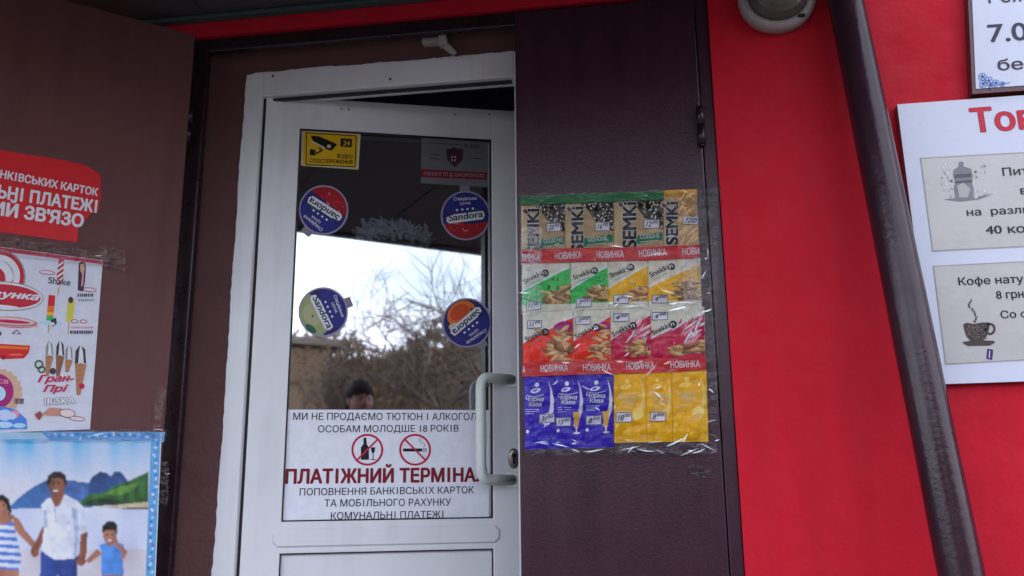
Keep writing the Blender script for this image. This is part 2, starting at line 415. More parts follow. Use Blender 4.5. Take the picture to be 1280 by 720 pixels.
pd = empty("metal_door", "closed glossy dark purple metal door leaf with snack packets taped on it", "metal door", (.193, 0, 0))
bm = bmesh.new(); box(bm, -.515, -.002, -.006, .03, .015, 2.336, .003)
t = bm; link("panel", bm, purple_paint, pd)
bm = bmesh.new(); box(bm, .001, .034, -.0065, -.0005, 0, 2.338, .002); link("edge_strip", bm, purple_paint, pd)
def hinge(z, parent, x=0, y=-.017, m=frame_paint):
    bm = bmesh.new(); tube(bm, [(x, y, z - .055), (x, y, z - .002)], .0105, 14); tube(bm, [(x, y, z + .002), (x, y, z + .055)], .0105, 14)
    tube(bm, [(x, y, z - .06), (x, y, z - .055)], .007, 10)
    return link("hinge", bm, m, parent)
hz = uv(WALL, 878, 160)[1]
for z in (hz, .35): hinge(z, pd, -.004)

od = empty("open_metal_door", "matt brown metal door leaf swung open on the left with posters taped on it", "metal door", SIDE.world(0, 0), SIDE.a)
bm = bmesh.new(); box(bm, -1.0, 0, 0, .036, .015, 2.334, .003); link("panel", bm, brown_leaf, od)
for z in (2.05, .35): hinge(z, od, .004, .016)

# ================================================================== white glazed door
ed = empty("entrance_door", "white plastic glazed entrance door standing slightly open inward", "door", (-1.13, .08, 0))
def W(bm):
    for v in bm.verts: v.co -= Vector((-1.13, .08, 0))
    return bm
bm = bmesh.new()
FL, FR, FH = -1.134, -.338, 2.177
def profile_bar(bm, a, b, ins):
    box(bm, *a, *b)
box(bm, -1.258, FL, .08, .148, -.003, 2.308, .003)
box(bm, FR, -.21, .08, .148, -.003, 2.308, .003)
box(bm, FL, FR, .0805, .1475, FH, 2.306, .003)
for x, z in ((-1.10, 2.243), (-.72, 2.2)):      # screw caps
    tube(bm, [(x, .0815, z), (x, .079, z)], .004, 8, mi=1)
link("frame", W(bm), [pvc, dark_hole], ed)
bm = bmesh.new()
box(bm, FL + .0005, FL + .010, .096, .147, 0, FH - .001); box(bm, FL + .01, FR - .01, .10, .11, FH - .009, FH - .0008)
link("gap_shade_strip", W(bm), rubber, ed)  # black strips inside the frame, standing in for the shade of the gap
# leaf, in the LEAF frame
S = .067
lo = LEAF.o - Vector((-1.13, .08, 0))
bm = bmesh.new()
U0, U1, Z0, Z1 = -.02, .80, .02, 2.187
GU0, GU1, GT, GB = .086, .692, 2.083, .893
PT_, PB_ = .807, .13
def frm(bm, u0, u1, z0, z1, bars):
    for b in bars: box(bm, *b)
box(bm, U0, GU0, 0, S, Z0, Z1, .003); box(bm, GU1, U1, 0, S, Z0, Z1, .003)
box(bm, GU0 - .001, GU1 + .001, .0006, S - .001, GT, Z1 - .0005, .002)
box(bm, GU0 - .001, GU1 + .001, .0006, S - .001, PT_, GB, .002)
box(bm, GU0 - .001, GU1 + .001, .0006, S - .001, Z0 + .001, PB_, .002)
# raised middle rail with mitred ends
def rail(u0, u1, z0, z1, h, ch):
    q0 = [(u0, z0 + ch), (u0 + ch, z0), (u1 - ch, z0), (u1, z0 + ch), (u1, z1 - ch), (u1 - ch, z1), (u0 + ch, z1), (u0, z1 - ch)]
    c = Vector(((u0 + u1) / 2, (z0 + z1) / 2)); k = .005
    q1 = [(u + (k if u < c.x else -k), z + (k if z < c.y else -k)) for u, z in q0]
    a = [bm.verts.new((u, -.0002, z)) for u, z in q0]; b = [bm.verts.new((u, -h, z)) for u, z in q1]
    bm.faces.new(b)
    for i in range(8): bm.faces.new((a[i], a[(i + 1) % 8], b[(i + 1) % 8], b[i]))
rail(.064, .712, .823, .875, .0045, .012)
leaf = link("leaf", bm, pvc, ed, loc=lo, rz=LEAF.a)
def beads(name, u0, u1, z0, z1, depth, m, ww):
    bm = bmesh.new()
    for (a, b, c, d) in ((u0, u0 + ww, z0, z1), (u1 - ww, u1, z0, z1), (u0 + ww, u1 - ww, z1 - ww, z1), (u0 + ww, u1 - ww, z0, z0 + ww)):
        box(bm, a, b, depth, depth + .02, c, d)
    return link(name, bm, m, leaf)
beads("glazing_gasket", GU0 - .0005, GU1 + .0005, GB - .0005, GT + .0005, .004, rubber, .0045)
beads("glazing_gasket", GU0 - .0005, GU1 + .0005, PB_ - .0005, PT_ + .0005, .004, rubber, .004)
glass_m = clear_mat("door_glass", .25, .026, (.88, .91, .97), fres=True)
bm = bmesh.new(); box(bm, GU0 + .001, GU1 - .001, .012, .018, GB + .001, GT - .001); link("glass", bm, glass_m, leaf)
bm = bmesh.new(); box(bm, GU0 + .001, GU1 - .001, .013, .04, PB_ + .001, PT_ - .001); link("lower_panel", bm, pvc, leaf)
# pull handle
bm = bmesh.new()
hp = 0.062
ut, vt = uv(LEAF, 600, 471, hp); ub, vb = uv(LEAF, 602, 600, hp)
um = (ut + ub) / 2; us = .752; rb = .034
def arc(c0, c1, c2, n=7):
    c0, c1, c2 = Vector(c0), Vector(c1), Vector(c2); return [(c0 * (1 - t) ** 2 + c1 * 2 * t * (1 - t) + c2 * t * t) for t in np.linspace(0, 1, n)]
topa, bota = Vector((us, 0, vt)), Vector((us, 0, vb))
tc_, bc_ = Vector((um, -hp, vt)), Vector((um, -hp, vb))
dt = (topa - tc_).normalized()
pts = [topa + Vector((0, .001, 0)), tc_ + dt * rb] + arc(tc_ + dt * rb, tc_, tc_ - Vector((0, 0, rb)))[1:] + arc(bc_ + Vector((0, 0, rb)), bc_, bc_ + dt * rb) + [bota + Vector((0, .001, 0))]
tube(bm, pts, .0155, 16)
for p in (topa, bota): box(bm, p.x - .02, p.x + .02, -.005, .0, p.z - .024, p.z + .024, .002)
link("pull_handle", bm, pvc_old, leaf)
bm = bmesh.new(); uL, vL = uv(LEAF, 642, 573)
lathe(bm, [(.0, .006), (.012, .006), (.0165, .004), (.018, 0)], (uL, 0, vL), (0, -1, 0), 28)
for v in bm.verts: v.co.z = vL + (v.co.z - vL) * 1.7
box(bm, uL - .004, uL + .004, -.0075, -.0055, vL - .016, vL + .010, .001, 1); tube(bm, [(uL, -.005, vL + .008), (uL, -.008, vL + .008)], .0075, 16, mi=1)
link("lock", bm, [steel, dark_hole], leaf)
bm = bmesh.new()
for px, py in ((427, 136), (436, 137), (569, 143), (612, 143)):
    a, b = uv(LEAF, px, py); tube(bm, [(a, .001, b), (a, -.0008, b)], .0028, 8)
link("screw_hole", bm, dark_hole, leaf)

# bracket left over above the door
bx, bz = uv(Frame((0, .075, 0), 0), 541, 57)
bk = empty("closer_bracket", "small grey plastic bracket with a hanging arm above the white door frame", "bracket", (bx, .07, bz))
bm = bmesh.new(); box(bm, -.026, .026, -.03, .004, -.009, .011, .003); link("mount", bm, M("grey_plastic", (.34, .29, .27), .45, var=(30, .1)), bk)
bm = bmesh.new(); box(bm, .027, .052, -.045, -.012, -.024, .008, .004); tube(bm, [(.04, -.03, -.016), (.06, -.028, -.035), (.078, -.024, -.052)], [.012, .011, .007], 10)
tube(bm, [(.078, -.024, -.052), (.082, -.022, -.056)], [.0055, .004], 8, mi=1)
link("arm", bm, [MATS["grey_plastic"], dark_hole], bk)

# ================================================================== inks
white = ink("ink_white", (214, 216, 222)); cream = ink("ink_cream", (205, 190, 150)); black = ink("ink_black", (18, 16, 20)); yellow = ink("ink_yellow", (212, 168, 18))
navy = ink("ink_navy", (28, 26, 98)); wine = ink("ink_wine", (125, 8, 34)); dgrey = ink("ink_darkgrey", (58, 44, 58)); redi = ink("ink_red", (205, 14, 28)); crimson = ink("ink_crimson", (190, 18, 72))
orange = ink("ink_orange", (226, 110, 16)); green = ink("ink_green", (0, 112, 50)); lgreen = ink("ink_lightgreen", (52, 180, 82)); tan = ink("ink_tan", (196, 156, 100)); brown = ink("ink_brown", (120, 74, 40)); pink = ink("ink_pink", (226, 140, 160))
kraft = ink("ink_kraft", (178, 150, 112)); pale = ink("ink_pale", (206, 204, 188)); gold = ink("ink_gold", (242, 172, 2)); violet = ink("ink_violet", (48, 18, 166)); tagm = ink("ink_tag", (232, 228, 242), spec=.15); skin = ink("ink_skin", (150, 92, 70)); skin2 = ink("ink_skin_light", (176, 122, 100))
grey = ink("ink_grey", (140, 140, 142)); magenta = ink("ink_magenta", (160, 20, 110)); skyb = ink("ink_sky", (176, 212, 234)); blue = ink("ink_blue", (70, 130, 215)); dblue = ink("ink_denim", (48, 70, 140)); mtn = ink("ink_mountain", (70, 110, 170)); hill = ink("ink_hill", (46, 92, 40)); sand = ink("ink_sand", (190, 176, 150)); palew = ink("ink_water", (196, 208, 232)); hair = ink("ink_hair", (34, 24, 26))

# ------------------------------------------------------------------ stickers on the door glass
A = Art(GLASS, .0012); A.slab([(377, 162), (451, 167), (448, 212), (376, 207)], cream)
A.poly([(380, 164.5), (447.5, 169.2), (445, 209.4), (379, 205)], yellow, 1)
A.line([(383.2, 166), (445.2, 170), (443.8, 208.6), (382.6, 206)], 1.2, black, 2, True)
z5 = lambda x, y: (365 + x / 4.8, 155 + y / 4.8)
A.poly([z5(*p) for p in ((113, 70), (160, 74), (272, 122), (240, 158), (222, 158), (200, 148), (125, 105))], black, 3)
A.ell(*z5(222, 135), 2.6, 2.2, cream, 4); A.poly([z5(*p) for p in ((120, 100), (200, 142), (198, 150), (118, 110))], cream, 4)
A.line([z5(165, 145), z5(180, 160), z5(140, 180)], 2, black, 3); A.poly([z5(*p) for p in ((107, 150), (140, 156), (138, 192), (106, 186))], black, 3)
A.poly([z5(*p) for p in ((292, 86), (360, 91), (358, 141), (290, 136))], black, 3)
A.text("24", z5(307, 128), z5(346, 131), 6, yellow, 4, .03)
A.text("ВІДЕО", z5(272, 203), z5(362, 208), 4.6, black, 3, .035); A.text("СПОСТЕРЕЖЕННЯ", z5(105, 230), z5(362, 241), 4.6, black, 3, .035)
A.build("warning_sticker", None, "yellow video surveillance sticker with black camera in the top left of the door glass", "sticker")

A = Art(GLASS, .0012); A.slab([(527, 172), (610, 178), (610, 234), (526, 229)], ink("ink_sticker_grey", (104, 106, 112)))
z6 = lambda x, y: (500 + x / 4.8, 155 + y / 4.8)
A.poly([z6(124, 270), z6(522, 292), z6(522, 335), z6(124, 318)], wine, 1)
A.poly([z6(*p) for p in ((276, 150), (300, 150), (326, 138), (352, 150), (380, 150), (376, 215), (328, 262), (282, 215))], dgrey, 1)
A.poly([z6(*p) for p in ((292, 160), (326, 152), (364, 162), (360, 210), (328, 244), (296, 208))], ink("ink_shield", (70, 30, 44)), 2)
for p in ((312, 198), (330, 198), (312, 218), (330, 218)): A.ell(*z6(*p), 1.3, 1.6, grey, 3)
A.text("ОБ'ЄКТ ПІД ОХОРОНОЮ", z6(142, 308), z6(505, 322), 4.5, grey, 2, .01)
A.text("А-Щит", z6(385, 140), z6(480, 143), 5, dgrey, 1, .02)
for y in (180, 205): A.line([z6(178, y), z6(240, y + 6)], .9, dgrey, 1)
A.line([z6(440, 205), z6(490, 210)], .9, dgrey, 1); A.line([z6(165, 112), z6(350, 124)], .8, dgrey, 1)
A.build("security_sticker", None, "grey security sticker with dark shield and red band, top right of door glass", "sticker")

def round_sticker(cx, cy, rot, fruit, label):
    A = Art(GLASS, .0013); c, d = math.cos(R_(rot)), math.sin(R_(rot)); r = 31.0
    T = lambda x, y: (cx + (x * c - y * d), cy - (x * d + y * c))      # x right, y up in sticker space
    E = lambda x, y, rx, ry, m, L, a=0: A.poly([T(x + rx * math.cos(k / 24 * 2 * math.pi) * math.cos(R_(a)) - ry * math.sin(k / 24 * 2 * math.pi) * math.sin(R_(a)), y + rx * math.cos(k / 24 * 2 * math.pi) * math.sin(R_(a)) + ry * math.sin(k / 24 * 2 * math.pi) * math.cos(R_(a))) for k in range(24)], m, L)
    A.slab([T(r * math.cos(k / 48 * 2 * math.pi), r * math.sin(k / 48 * 2 * math.pi)) for k in range(48)], ink("ink_rim", (150, 140, 170)))
    A.poly([T(-6.5, 29), T(6.5, 29), T(6, 38), T(-6, 38)], ink("ink_tab", (128, 122, 132)), -.6)
    E(0, 0, 29, 29, navy, 1)
    E(0, 12, 25, 15, ink("ink_blue_mid", (34, 34, 124)), 1.5)
    pts = [(29 * math.cos(a), 29 * math.sin(a)) for a in np.linspace(R_(200), R_(340), 16)]
    rs = random.Random(int(cx))
    if fruit == 'cherry':
        A.poly([T(*p) for p in pts] + [T(22, -9), T(8, -11), T(-8, -10), T(-22, -9)], ink("ink_cherry", (150, 10, 30)), 2)
        for k in range(14):
            x, y = rs.uniform(-20, 20), rs.uniform(-24, -9)
            if x * x + y * y < 620: E(x, y, rs.uniform(1, 3.4), rs.uniform(.8, 1.8), ink("ink_cherry_light", (205, 90, 100)) if k % 3 == 0 else redi, 3, rs.uniform(0, 180))
        E(10, 2, 8, 5, ink("ink_leaf", (40, 90, 70)), 2.2, 20)
    elif fruit == 'apple':
        A.poly([T(*p) for p in pts] + [T(26, -10), T(22, 2), T(10, 2), T(-8, 0), T(-20, -2), T(-27, -8)], ink("ink_apple", (150, 158, 108)), 2)
        E(-2, -14, 14, 11, ink("ink_apple_light", (166, 168, 128)), 2.5); E(0, -14, 1.4, 1.4, brown, 3)
        E(14, -22, 8, 4, ink("ink_leaf", (40, 90, 70)), 2.6, 30)
    else:
        E(-1, -13, 19, 15, orange, 2); E(0, -16, 13, 9, ink("ink_orange_deep", (205, 70, 14)), 2.5); E(14, -4, 9, 5, cream, 2.6, -30)
        A.poly([T(-20, -6), T(-8, -2), T(-14, -14)], ink("ink_leaf", (40, 90, 70)), 2.4)
    A.poly([T(-24, -7), T(-20, -9.5), T(21, -5.5), T(24, -1), T(22, 5), T(-19, 1.5), T(-24, -2)], white, 4)
    A.text("Sandora", T(-21, -6.2), T(21.5, -2.5), 8.2, ink("ink_logo", (14, 18, 50)), 5, .03, .12)
    A.text("Спеціальна", T(-14.5, 19.2), T(14.5, 19.2), 4.2, white, 4, .015, .2); A.text("ЦІНА", T(-6.5, 13.6), T(7, 13.6), 3.4, white, 4, .012)
    for k in range(4): E(-10.5 + k * 6.6, 7.2 + k * .4, 1.5, 1.3, white, 4)
    return A.build("round_sticker", None, label, "sticker", "round juice stickers on the door glass")
round_sticker(404.5, 262.5, 142, 'cherry', "round blue sticker with red fruit, upside down, under the yellow camera sticker")
round_sticker(582, 269.5, 2, 'cherry', "round blue sticker with red fruit, upright, under the grey security sticker")
round_sticker(404, 390, -69, 'apple', "round blue sticker with pale green fruit turned sideways on the door glass")
round_sticker(583.5, 403.5, -145, 'orange', "round blue sticker with an orange fruit above the pull handle")

# ------------------------------------------------------------------ notice at the foot of the glass
z7 = lambda x, y: (340 + x / 3.131, 490 + y / 3.131)
A = Art(GLASS, .0012); A.slab([(357.8, 512), (612, 512.5), (611, 646.8), (353.8, 650.6)], ink("notice_paper", (226, 228, 236)))
nb = A.build("notice_poster", None, "white paper notice with dark lettering and two prohibition signs in the lower door glass", "notice")
A = Art(GLASS, .0016); g_ = dgrey
A.text("МИ НЕ ПРОДАЄМО ТЮТЮН І АЛКОГОЛЬ", z7(83, 109), z7(822, 110), 8.8, g_, 1, .011)
A.text("ОСОБАМ МОЛОДШЕ 18 РОКІВ", z7(180, 158), z7(730, 155), 8.6, g_, 1, .011)
A.text("ПЛАТІЖНИЙ ТЕРМІНАЛ", z7(54, 358), z7(838, 349), 17.2, wine, 1, .055)
A.text("ПОПОВНЕННЯ БАНКІВСЬКІХ КАРТОК", z7(108, 405), z7(790, 396), 8.8, g_, 1, .011)
A.text("ТА МОБІЛЬНОГО РАХУНКУ", z7(205, 449), z7(700, 444), 9, g_, 1, .011)
A.text("КОМУНАЛЬНІ ПЛАТЕЖІ", z7(230, 499), z7(670, 492), 9, g_, 1, .011)
A.build("lettering", nb)
pro = ink("ink_prohibit", (190, 24, 62))
for kind, (cx, cy) in (('b', z7(373, 226)), ('c', z7(560, 226))):
    A = Art(GLASS, .0016)
    if kind == 'b':
        A.poly([(cx - 8, cy + 12.5), (cx - 8, cy - 3), (cx - 5, cy - 7), (cx - 4.6, cy - 15), (cx - 1.2, cy - 15), (cx - .8, cy - 7), (cx + 2, cy - 3), (cx + 2, cy + 12.5)], black, 1)
        A.poly([(cx + 4.5, cy - 3), (cx + 10, cy - 3), (cx + 9, cy + 3), (cx + 7.8, cy + 4.2), (cx + 6.6, cy + 4.2), (cx + 5.2, cy + 3)], black, 1); A.line([(cx + 7.2, cy + 4), (cx + 7.2, cy + 12)], 1, black, 1); A.line([(cx + 4.4, cy + 12.2), (cx + 10, cy + 12.2)], 1, black, 1)
    else:
        A.poly([(cx - 15, cy - 1.6), (cx + 9, cy - 1.6), (cx + 9, cy + 2.2), (cx - 15, cy + 2.2)], black, 1)
        for k in range(2): A.line([(cx + 11 + k * 2.6, cy - 1.8), (cx + 11 + k * 2.6, cy + 2.4)], 1.1, black, 1)
        A.line([(cx + 11, cy - 3.5), (cx + 12.5, cy - 7), (cx + 8, cy - 9), (cx + 5, cy - 12), (cx + 8, cy - 14.5)], .9, grey, 1)
    A.ring(cx, cy, 18.6, 18.6, 2.6, pro, 2, 40); q = 12.9
    A.line([(cx - q, cy - q), (cx + q, cy + q)] if kind == 'c' else [(cx + q, cy - q), (cx - q, cy + q)], 2.2, pro, 3)
    A.build("prohibition_symbol", nb)

# tinsel hung inside, behind the glass
bm = bmesh.new(); rs = random.Random(3)
ta = [uv(LEAF, x, y, -.085) for x, y in ((446, 293), (462, 284), (482, 281), (502, 284), (520, 291), (538, 296))]
for k in range(260):
    q = rs.random() * (len(ta) - 1.001); i = int(q); f = q - i
    u = ta[i][0] * (1 - f) + ta[i + 1][0] * f; v = ta[i][1] * (1 - f) + ta[i + 1][1] * f - .008
    d = Vector((rs.gauss(0, 1), rs.gauss(0, .6), rs.gauss(0, 1))).normalized(); ln = rs.uniform(.02, .048)
    p = Vector((u, .085 + rs.uniform(-.012, .012), v)); s_ = d.orthogonal().normalized() * rs.uniform(.004, .009)
    vs_ = [bm.verts.new(x) for x in (p - s_, p + s_, p + d * ln + s_ * .6, p + d * ln - s_ * .6)]; bm.faces.new(vs_)
gt = link("tinsel_garland", bm, M("silver_tinsel", (.90, .93, .91), .45, var=(60, .3)), None, loc=LEAF.o, rz=LEAF.a)
tag(gt, "frayed silvery tinsel garland hanging inside behind the upper door glass", "garland")

# ================================================================== snack packets on the purple door
PK = .008
def packet(quad, paint, over, name, label, cat, group, price=None, seed=0, puff=.006):
    """a sealed packet: fine grid pillow, coloured cell by cell, quad = TL, TR, BR, BL pixels"""
    q = [Vector(uv(WALL, x, y, PK)) for x, y in quad]
    TL, TR, BR, BL = q; wd = (TR - TL).length; ht = (TL - BL).length
    nu, nv = max(8, int(wd / .0014)), max(8, int(ht / .0014))
    def pos(s, t): return (BL * (1 - s) + BR * s) * (1 - t) + (TL * (1 - s) + TR * s) * t
    def hgt(s, t):
        e = min(s, 1 - s) * wd; g = min(t, 1 - t) * ht
        b = puff * min(1, max(0, e - .001) / .016) ** .6 * min(1, max(0, g - .003) / .022) ** .6
        return b + .0011 * noise.noise(Vector((s * wd * 60 + seed * 7, t * ht * 60, seed))) * 1.2 + .0007 * noise.noise(Vector((s * wd * 170, t * ht * 60 + seed, 4)))
    S_, T_ = np.meshgrid(np.arange(nu + 1) / nu, np.arange(nv + 1) / nv, indexing='ij')
    cv = Canvas(S_, T_, wd, ht, seed); paint(cv)
    verts, faces, rgb = [], [], np.vstack([cv.c.reshape(-1, 3), np.tile(cv.c[2, 2], (4, 1))])
    for i in range(nu + 1):
        for j in range(nv + 1):
            s, t = i / nu, j / nv; p = pos(s, t); verts.append((p.x, -.0065 - hgt(s, t) - .002, p.y))
    for i in range(nu):
        for j in range(nv):
            a = i * (nv + 1) + j; faces.append((a, a + nv + 1, a + nv + 2, a + 1))
    # back sheet
    b0 = len(verts)
    for p in (BL, BR, TR, TL): verts.append((p.x, -.0075, p.y))
    faces.append((b0 + 3, b0 + 2, b0 + 1, b0))
    u0, v0 = (BL.x + BR.x) / 2, min(BL.y, BR.y)
    me = bpy.data.meshes.new(name); me.from_pydata([(x - u0, y, z - v0) for x, y, z in verts], [], faces)
    me.materials.append(print_mat("packet_print")); at_ = me.color_attributes.new("print", 'FLOAT_COLOR', 'POINT')
    at_.data.foreach_set("color", np.hstack([rgb, np.ones((len(rgb), 1))]).astype(np.float32).ravel())
    me.polygons.foreach_set("use_smooth", [True] * len(faces)); me.update()
    o = bpy.data.objects.new(name, me); COL.objects.link(o); o.location = WALL.world(u0, v0); BASE[o.name] = (u0, v0)
    tag(o, label, cat, group)
    def dr(u, v):
        s = min(1, max(0, (u - BL.x) / max(1e-4, BR.x - BL.x))); t = min(1, max(0, (v - BL.y) / max(1e-4, TL.y - BL.y)))
        return max(.0005, hgt(s, t))
    if over:
        A = Art(WALL, .0093, dr); over(A); A.build("lettering", o)
    if price:
        st, (x0, y0, x1, y1), sl = price
        A = Art(WALL, .0104, dr)
        A.slab([(x0, y0 + sl), (x1, y0), (x1, y1), (x0, y1 + sl)], tagm, .0006)
        A.v = [(u, y - dr(u, v) - .0008, v) for u, y, v in A.v]
        A.off = .0116; A.line([(x0 + .5, y0 + sl + .5), (x1 - .5, y0 + .5), (x1 - .5, y1 - .5), (x0 + .5, y1 + sl - .5)], .7, dgrey, 1, True)
        A.text(st, (x0 + 3, y1 - 2.4 + sl * .8), (x1 - 2, y1 - 2.6 + sl * .2), (y1 - y0) * .55, ink("ink_pen", (20, 24, 70)), 2, .012, .35)
        A.build("price_tag", o)
    return o

class Canvas:
    """picture of a packet: linear colours on the grid points of its front, shapes given in fractions"""
    def __init__(s, S_, T_, wd, ht, seed):
        s.S, s.T, s.wd, s.ht = S_, T_, wd, ht; s.c = np.zeros(S_.shape + (3,)); s.r = random.Random(seed); s.n = np.random.RandomState(seed)
        s.fine = soft_noise(S_.shape, (14, 18), s.n)
    def put(s, mask, m, k=1): s.c[mask] = (np.clip(INK[m.name] * GAIN, 0, .9)[None, :] * (k[mask][:, None] if isinstance(k, np.ndarray) else k))
    def fill(s, m): s.put(np.ones(s.S.shape, bool), m, .94 + .12 * s.fine)
    def rect(s, a, b, c, d, m): s.put((s.S >= a) & (s.S <= c) & (s.T >= b) & (s.T <= d), m)
    def poly(s, pts, m): s.put(in_poly(s.S, s.T, pts), m, .92 + .16 * s.fine)
    def ell(s, cx, cy, rx, ry, m, rot=0, shade=0):
        """centre in fractions, radii in fractions of the width; shade > 0 draws it as a printed solid lump"""
        x = (s.S - cx) * s.wd; y = (s.T - cy) * s.ht; c, d = math.cos(R_(rot)), math.sin(R_(rot))
        X, Y = (x * c + y * d) / (rx * s.wd), (-x * d + y * c) / (ry * s.wd); q = X * X + Y * Y
        s.put(q < 1, m, np.clip(1.12 - shade * (q * .55 - Y * .45 - X * .15) + .25 * shade * (s.fine - .5), .2, 1.5))
GAIN = 1.22
seedk = ink("ink_seed", (30, 24, 26)); croutl = ink("ink_crouton", (206, 170, 112)); croutd = ink("ink_crouton_dark", (140, 92, 50)); cyang = ink("ink_bluegreen", (20, 120, 84))
def p_seed(kind):
    def f(c):
        c.fill(kraft); c.rect(0, 0, .30, 1, ink("ink_kraft_light", (192, 166, 126)))
        if kind == 'dark':
            c.poly([(.36, 1), (1, 1), (1, .36), (.84, .52), (.62, .62)], ink("ink_pile_shadow", (86, 70, 58)))
            for k in range(130):
                x = c.r.uniform(.38, 1); y = c.r.uniform(.38, .99)
                if y > .98 - (x - .36) * .95 or (x > .6 and y > .62):
                    a = c.r.uniform(20, 160); c.ell(x, y, .06, .034, seedk, a, .6)
                    if c.r.random() < .62: c.ell(x + c.r.uniform(-.01, .01), y, .038, .012, ink("ink_seed_white", (214, 206, 196)), a)
            c.poly([(.34, .22), (.98, .30), (.98, .13), (.34, .05)], cyang)
        else:
            c.rect(0, .86, 1, 1, ink("ink_ochre", (184, 134, 50)))
            for k in range(46):
                x = c.r.uniform(.42, 1); y = c.r.uniform(.45, .95)
                c.ell(x, y, .16, .022, ink("ink_stick", (214, 180, 130)) if k % 2 else ink("ink_stick_dark", (160, 112, 66)), c.r.choice((40, 55, 130, 145)) + c.r.uniform(-12, 12))
            for k in range(14): c.ell(c.r.uniform(.5, 1), c.r.uniform(.05, .28), .2, .02, ink("ink_stick", (214, 180, 130)), c.r.uniform(20, 70))
    return f
def t_seed(x0, yb, x1, yt, lab):
    def f(A):
        A.text("SEMKi", (x1, yb), (x1, yt), x1 - x0, black, 3, .055, 0, (white, .045))
        A.ell(x0 - 2, yt + 3, 4.4, 2.9, brown, 2.5, -50); A.ring(x0 - 2, yt + 3, 4.4, 2.9, 1, white, 2.6, 20, -50)
        if lab:
            lx, ly = lab; A.text("СОЛОНЕ", (lx, ly), (lx + 24, ly - 2.2), 5.2, white, 2, .03); A.line([(lx - 1, ly + 3.6), (lx + 22, ly + 1.4)], .8, white, 2)
    return f
seedg = "seed packets in the top row"
packet([(651.5, 257), (706, 255), (706, 313), (651.8, 315.5)], p_seed('dark'), t_seed(659, 318, 674, 262, (680, 305)), "seed_packet", "brown sunflower seed packet beside the white door, price tag 25", "packet", seedg, ("25⁰⁰", (683, 279, 701.5, 290), 1), 1)
packet([(706.6, 255), (767, 253), (767, 310.5), (706.6, 313)], p_seed('dark'), t_seed(714, 315, 729, 259.5, (735.5, 303)), "seed_packet", "brown sunflower seed packet with price tag 16, second from the white door", "packet", seedg, ("16⁰⁰", (744, 277.5, 762.5, 289), 1), 2)
packet([(767.6, 253), (829, 250.5), (829, 308), (767.6, 310.5)], p_seed('dark'), t_seed(778, 310, 795, 253.5, (800.5, 299.5)), "seed_packet", "brown sunflower seed packet with price tag 12, third from the white door", "packet", seedg, ("12⁰⁰", (804.5, 274.5, 824.5, 286), 1), 3)
packet([(829.6, 238), (871, 236.5), (874, 306), (829.6, 308)], p_seed('light'), t_seed(832, 305.5, 847, 254, None), "seed_packet", "ochre packet of light sticks at the right end of the top row", "packet", seedg, ("?20", (853, 270, 873, 281.5), 0), 4)
# printed strips
def strip(pts, mat, texts, name, label, cat, off=.0145):
    A = Art(WALL, off); A.slab(pts, mat, .0012)
    o = A.build(name, None, label, cat)
    if texts:
        A = Art(WALL, off + .0006)
        for s_, x0, x1, y0, y1 in texts: A.text(s_, (x0, y0), (x1, y1), 8.4, white, 1, .025)
        A.build("lettering", o)
    return o
strip([(650, 246), (829, 238.5), (829, 249.5), (650, 256.5)], green, None, "header_strip", "plain green card strip along the top of the seed packets", "strip")
strip([(651.5, 312.5), (700, 310.5), (760, 309.3), (820, 308), (875, 306), (875, 322.5), (820, 325), (760, 326), (700, 328), (651.5, 329)], redi,
      [("ВИНКА", 653, 674.5, 326, 325.4), ("НОВИНКА", 694, 727, 324.5, 322.5), ("НОВИНКА", 746, 779.6, 322.7, 321.4), ("НОВИНКА", 799, 833, 321, 319), ("НОВИ", 853.4, 874, 318.7, 318)],
      "promo_strip", "red strip with white lettering under the brown seed packets", "strip")
strip([(653, 453), (760, 449.5), (820, 448), (882, 445), (883.4, 462), (820, 465.5), (760, 467), (653, 471)], redi,
      [("А", 653, 656.5, 466, 466), ("НОВИНКА", 676, 710, 464.8, 463.6), ("НОВИНКА", 729, 763.5, 463.6, 462.8), ("НОВИНКА", 783, 818, 462, 460.6), ("НОВИНКА", 838.5, 875, 460, 458.4)],
      "promo_strip", "red strip with white lettering above the violet and yellow packets", "strip")

def p_crout(main, top, food, flip=False):
    def f(c):
        c.fill(pale)
        c.poly([(0, 0), (0, .40), (1, .86), (1, 0)], main)
        c.poly([(0, .40), (0, .44), (1, .90), (1, .86)], white)
        if food == 'crouton':
            for k in range(44):
                x = c.r.gauss(.78, .17); y = c.r.gauss(.26, .09)
                c.ell(x, y, .16, .036, (croutl, croutd, tan)[k % 3], c.r.uniform(-40, 40), 1)
            for k in range(5): c.ell(c.r.uniform(.55, .9), c.r.uniform(.42, .66), .05, .018, (hill if main is lgreen else croutl), c.r.uniform(0, 180), 1)
        elif food == 'bread':
            c.ell(.8, .66, .2, .13, top, 10, .7)
            for k in range(36):
                x = c.r.gauss(.72, .14); y = c.r.gauss(.30, .15)
                c.ell(x, y, .15, .042, (croutl, tan, croutd, croutl)[k % 4], c.r.uniform(-50, 50), 1)
        else:
            for k in range(30):
                x = c.r.gauss(.76, .13); y = c.r.gauss(.52, .14); c.ell(x, y, .17, .022, (pink, crimson, white)[k % 3], c.r.uniform(20, 70), .8)
            for k in range(22):
                x = c.r.gauss(.74, .15); y = c.r.gauss(.20, .06); c.ell(x, y, .15, .042, (croutl, tan, croutd)[k % 3], c.r.uniform(-25, 30), 1)
        if main in (lgreen, gold): c.rect(0, 0, 1, .13, pale)
    return f
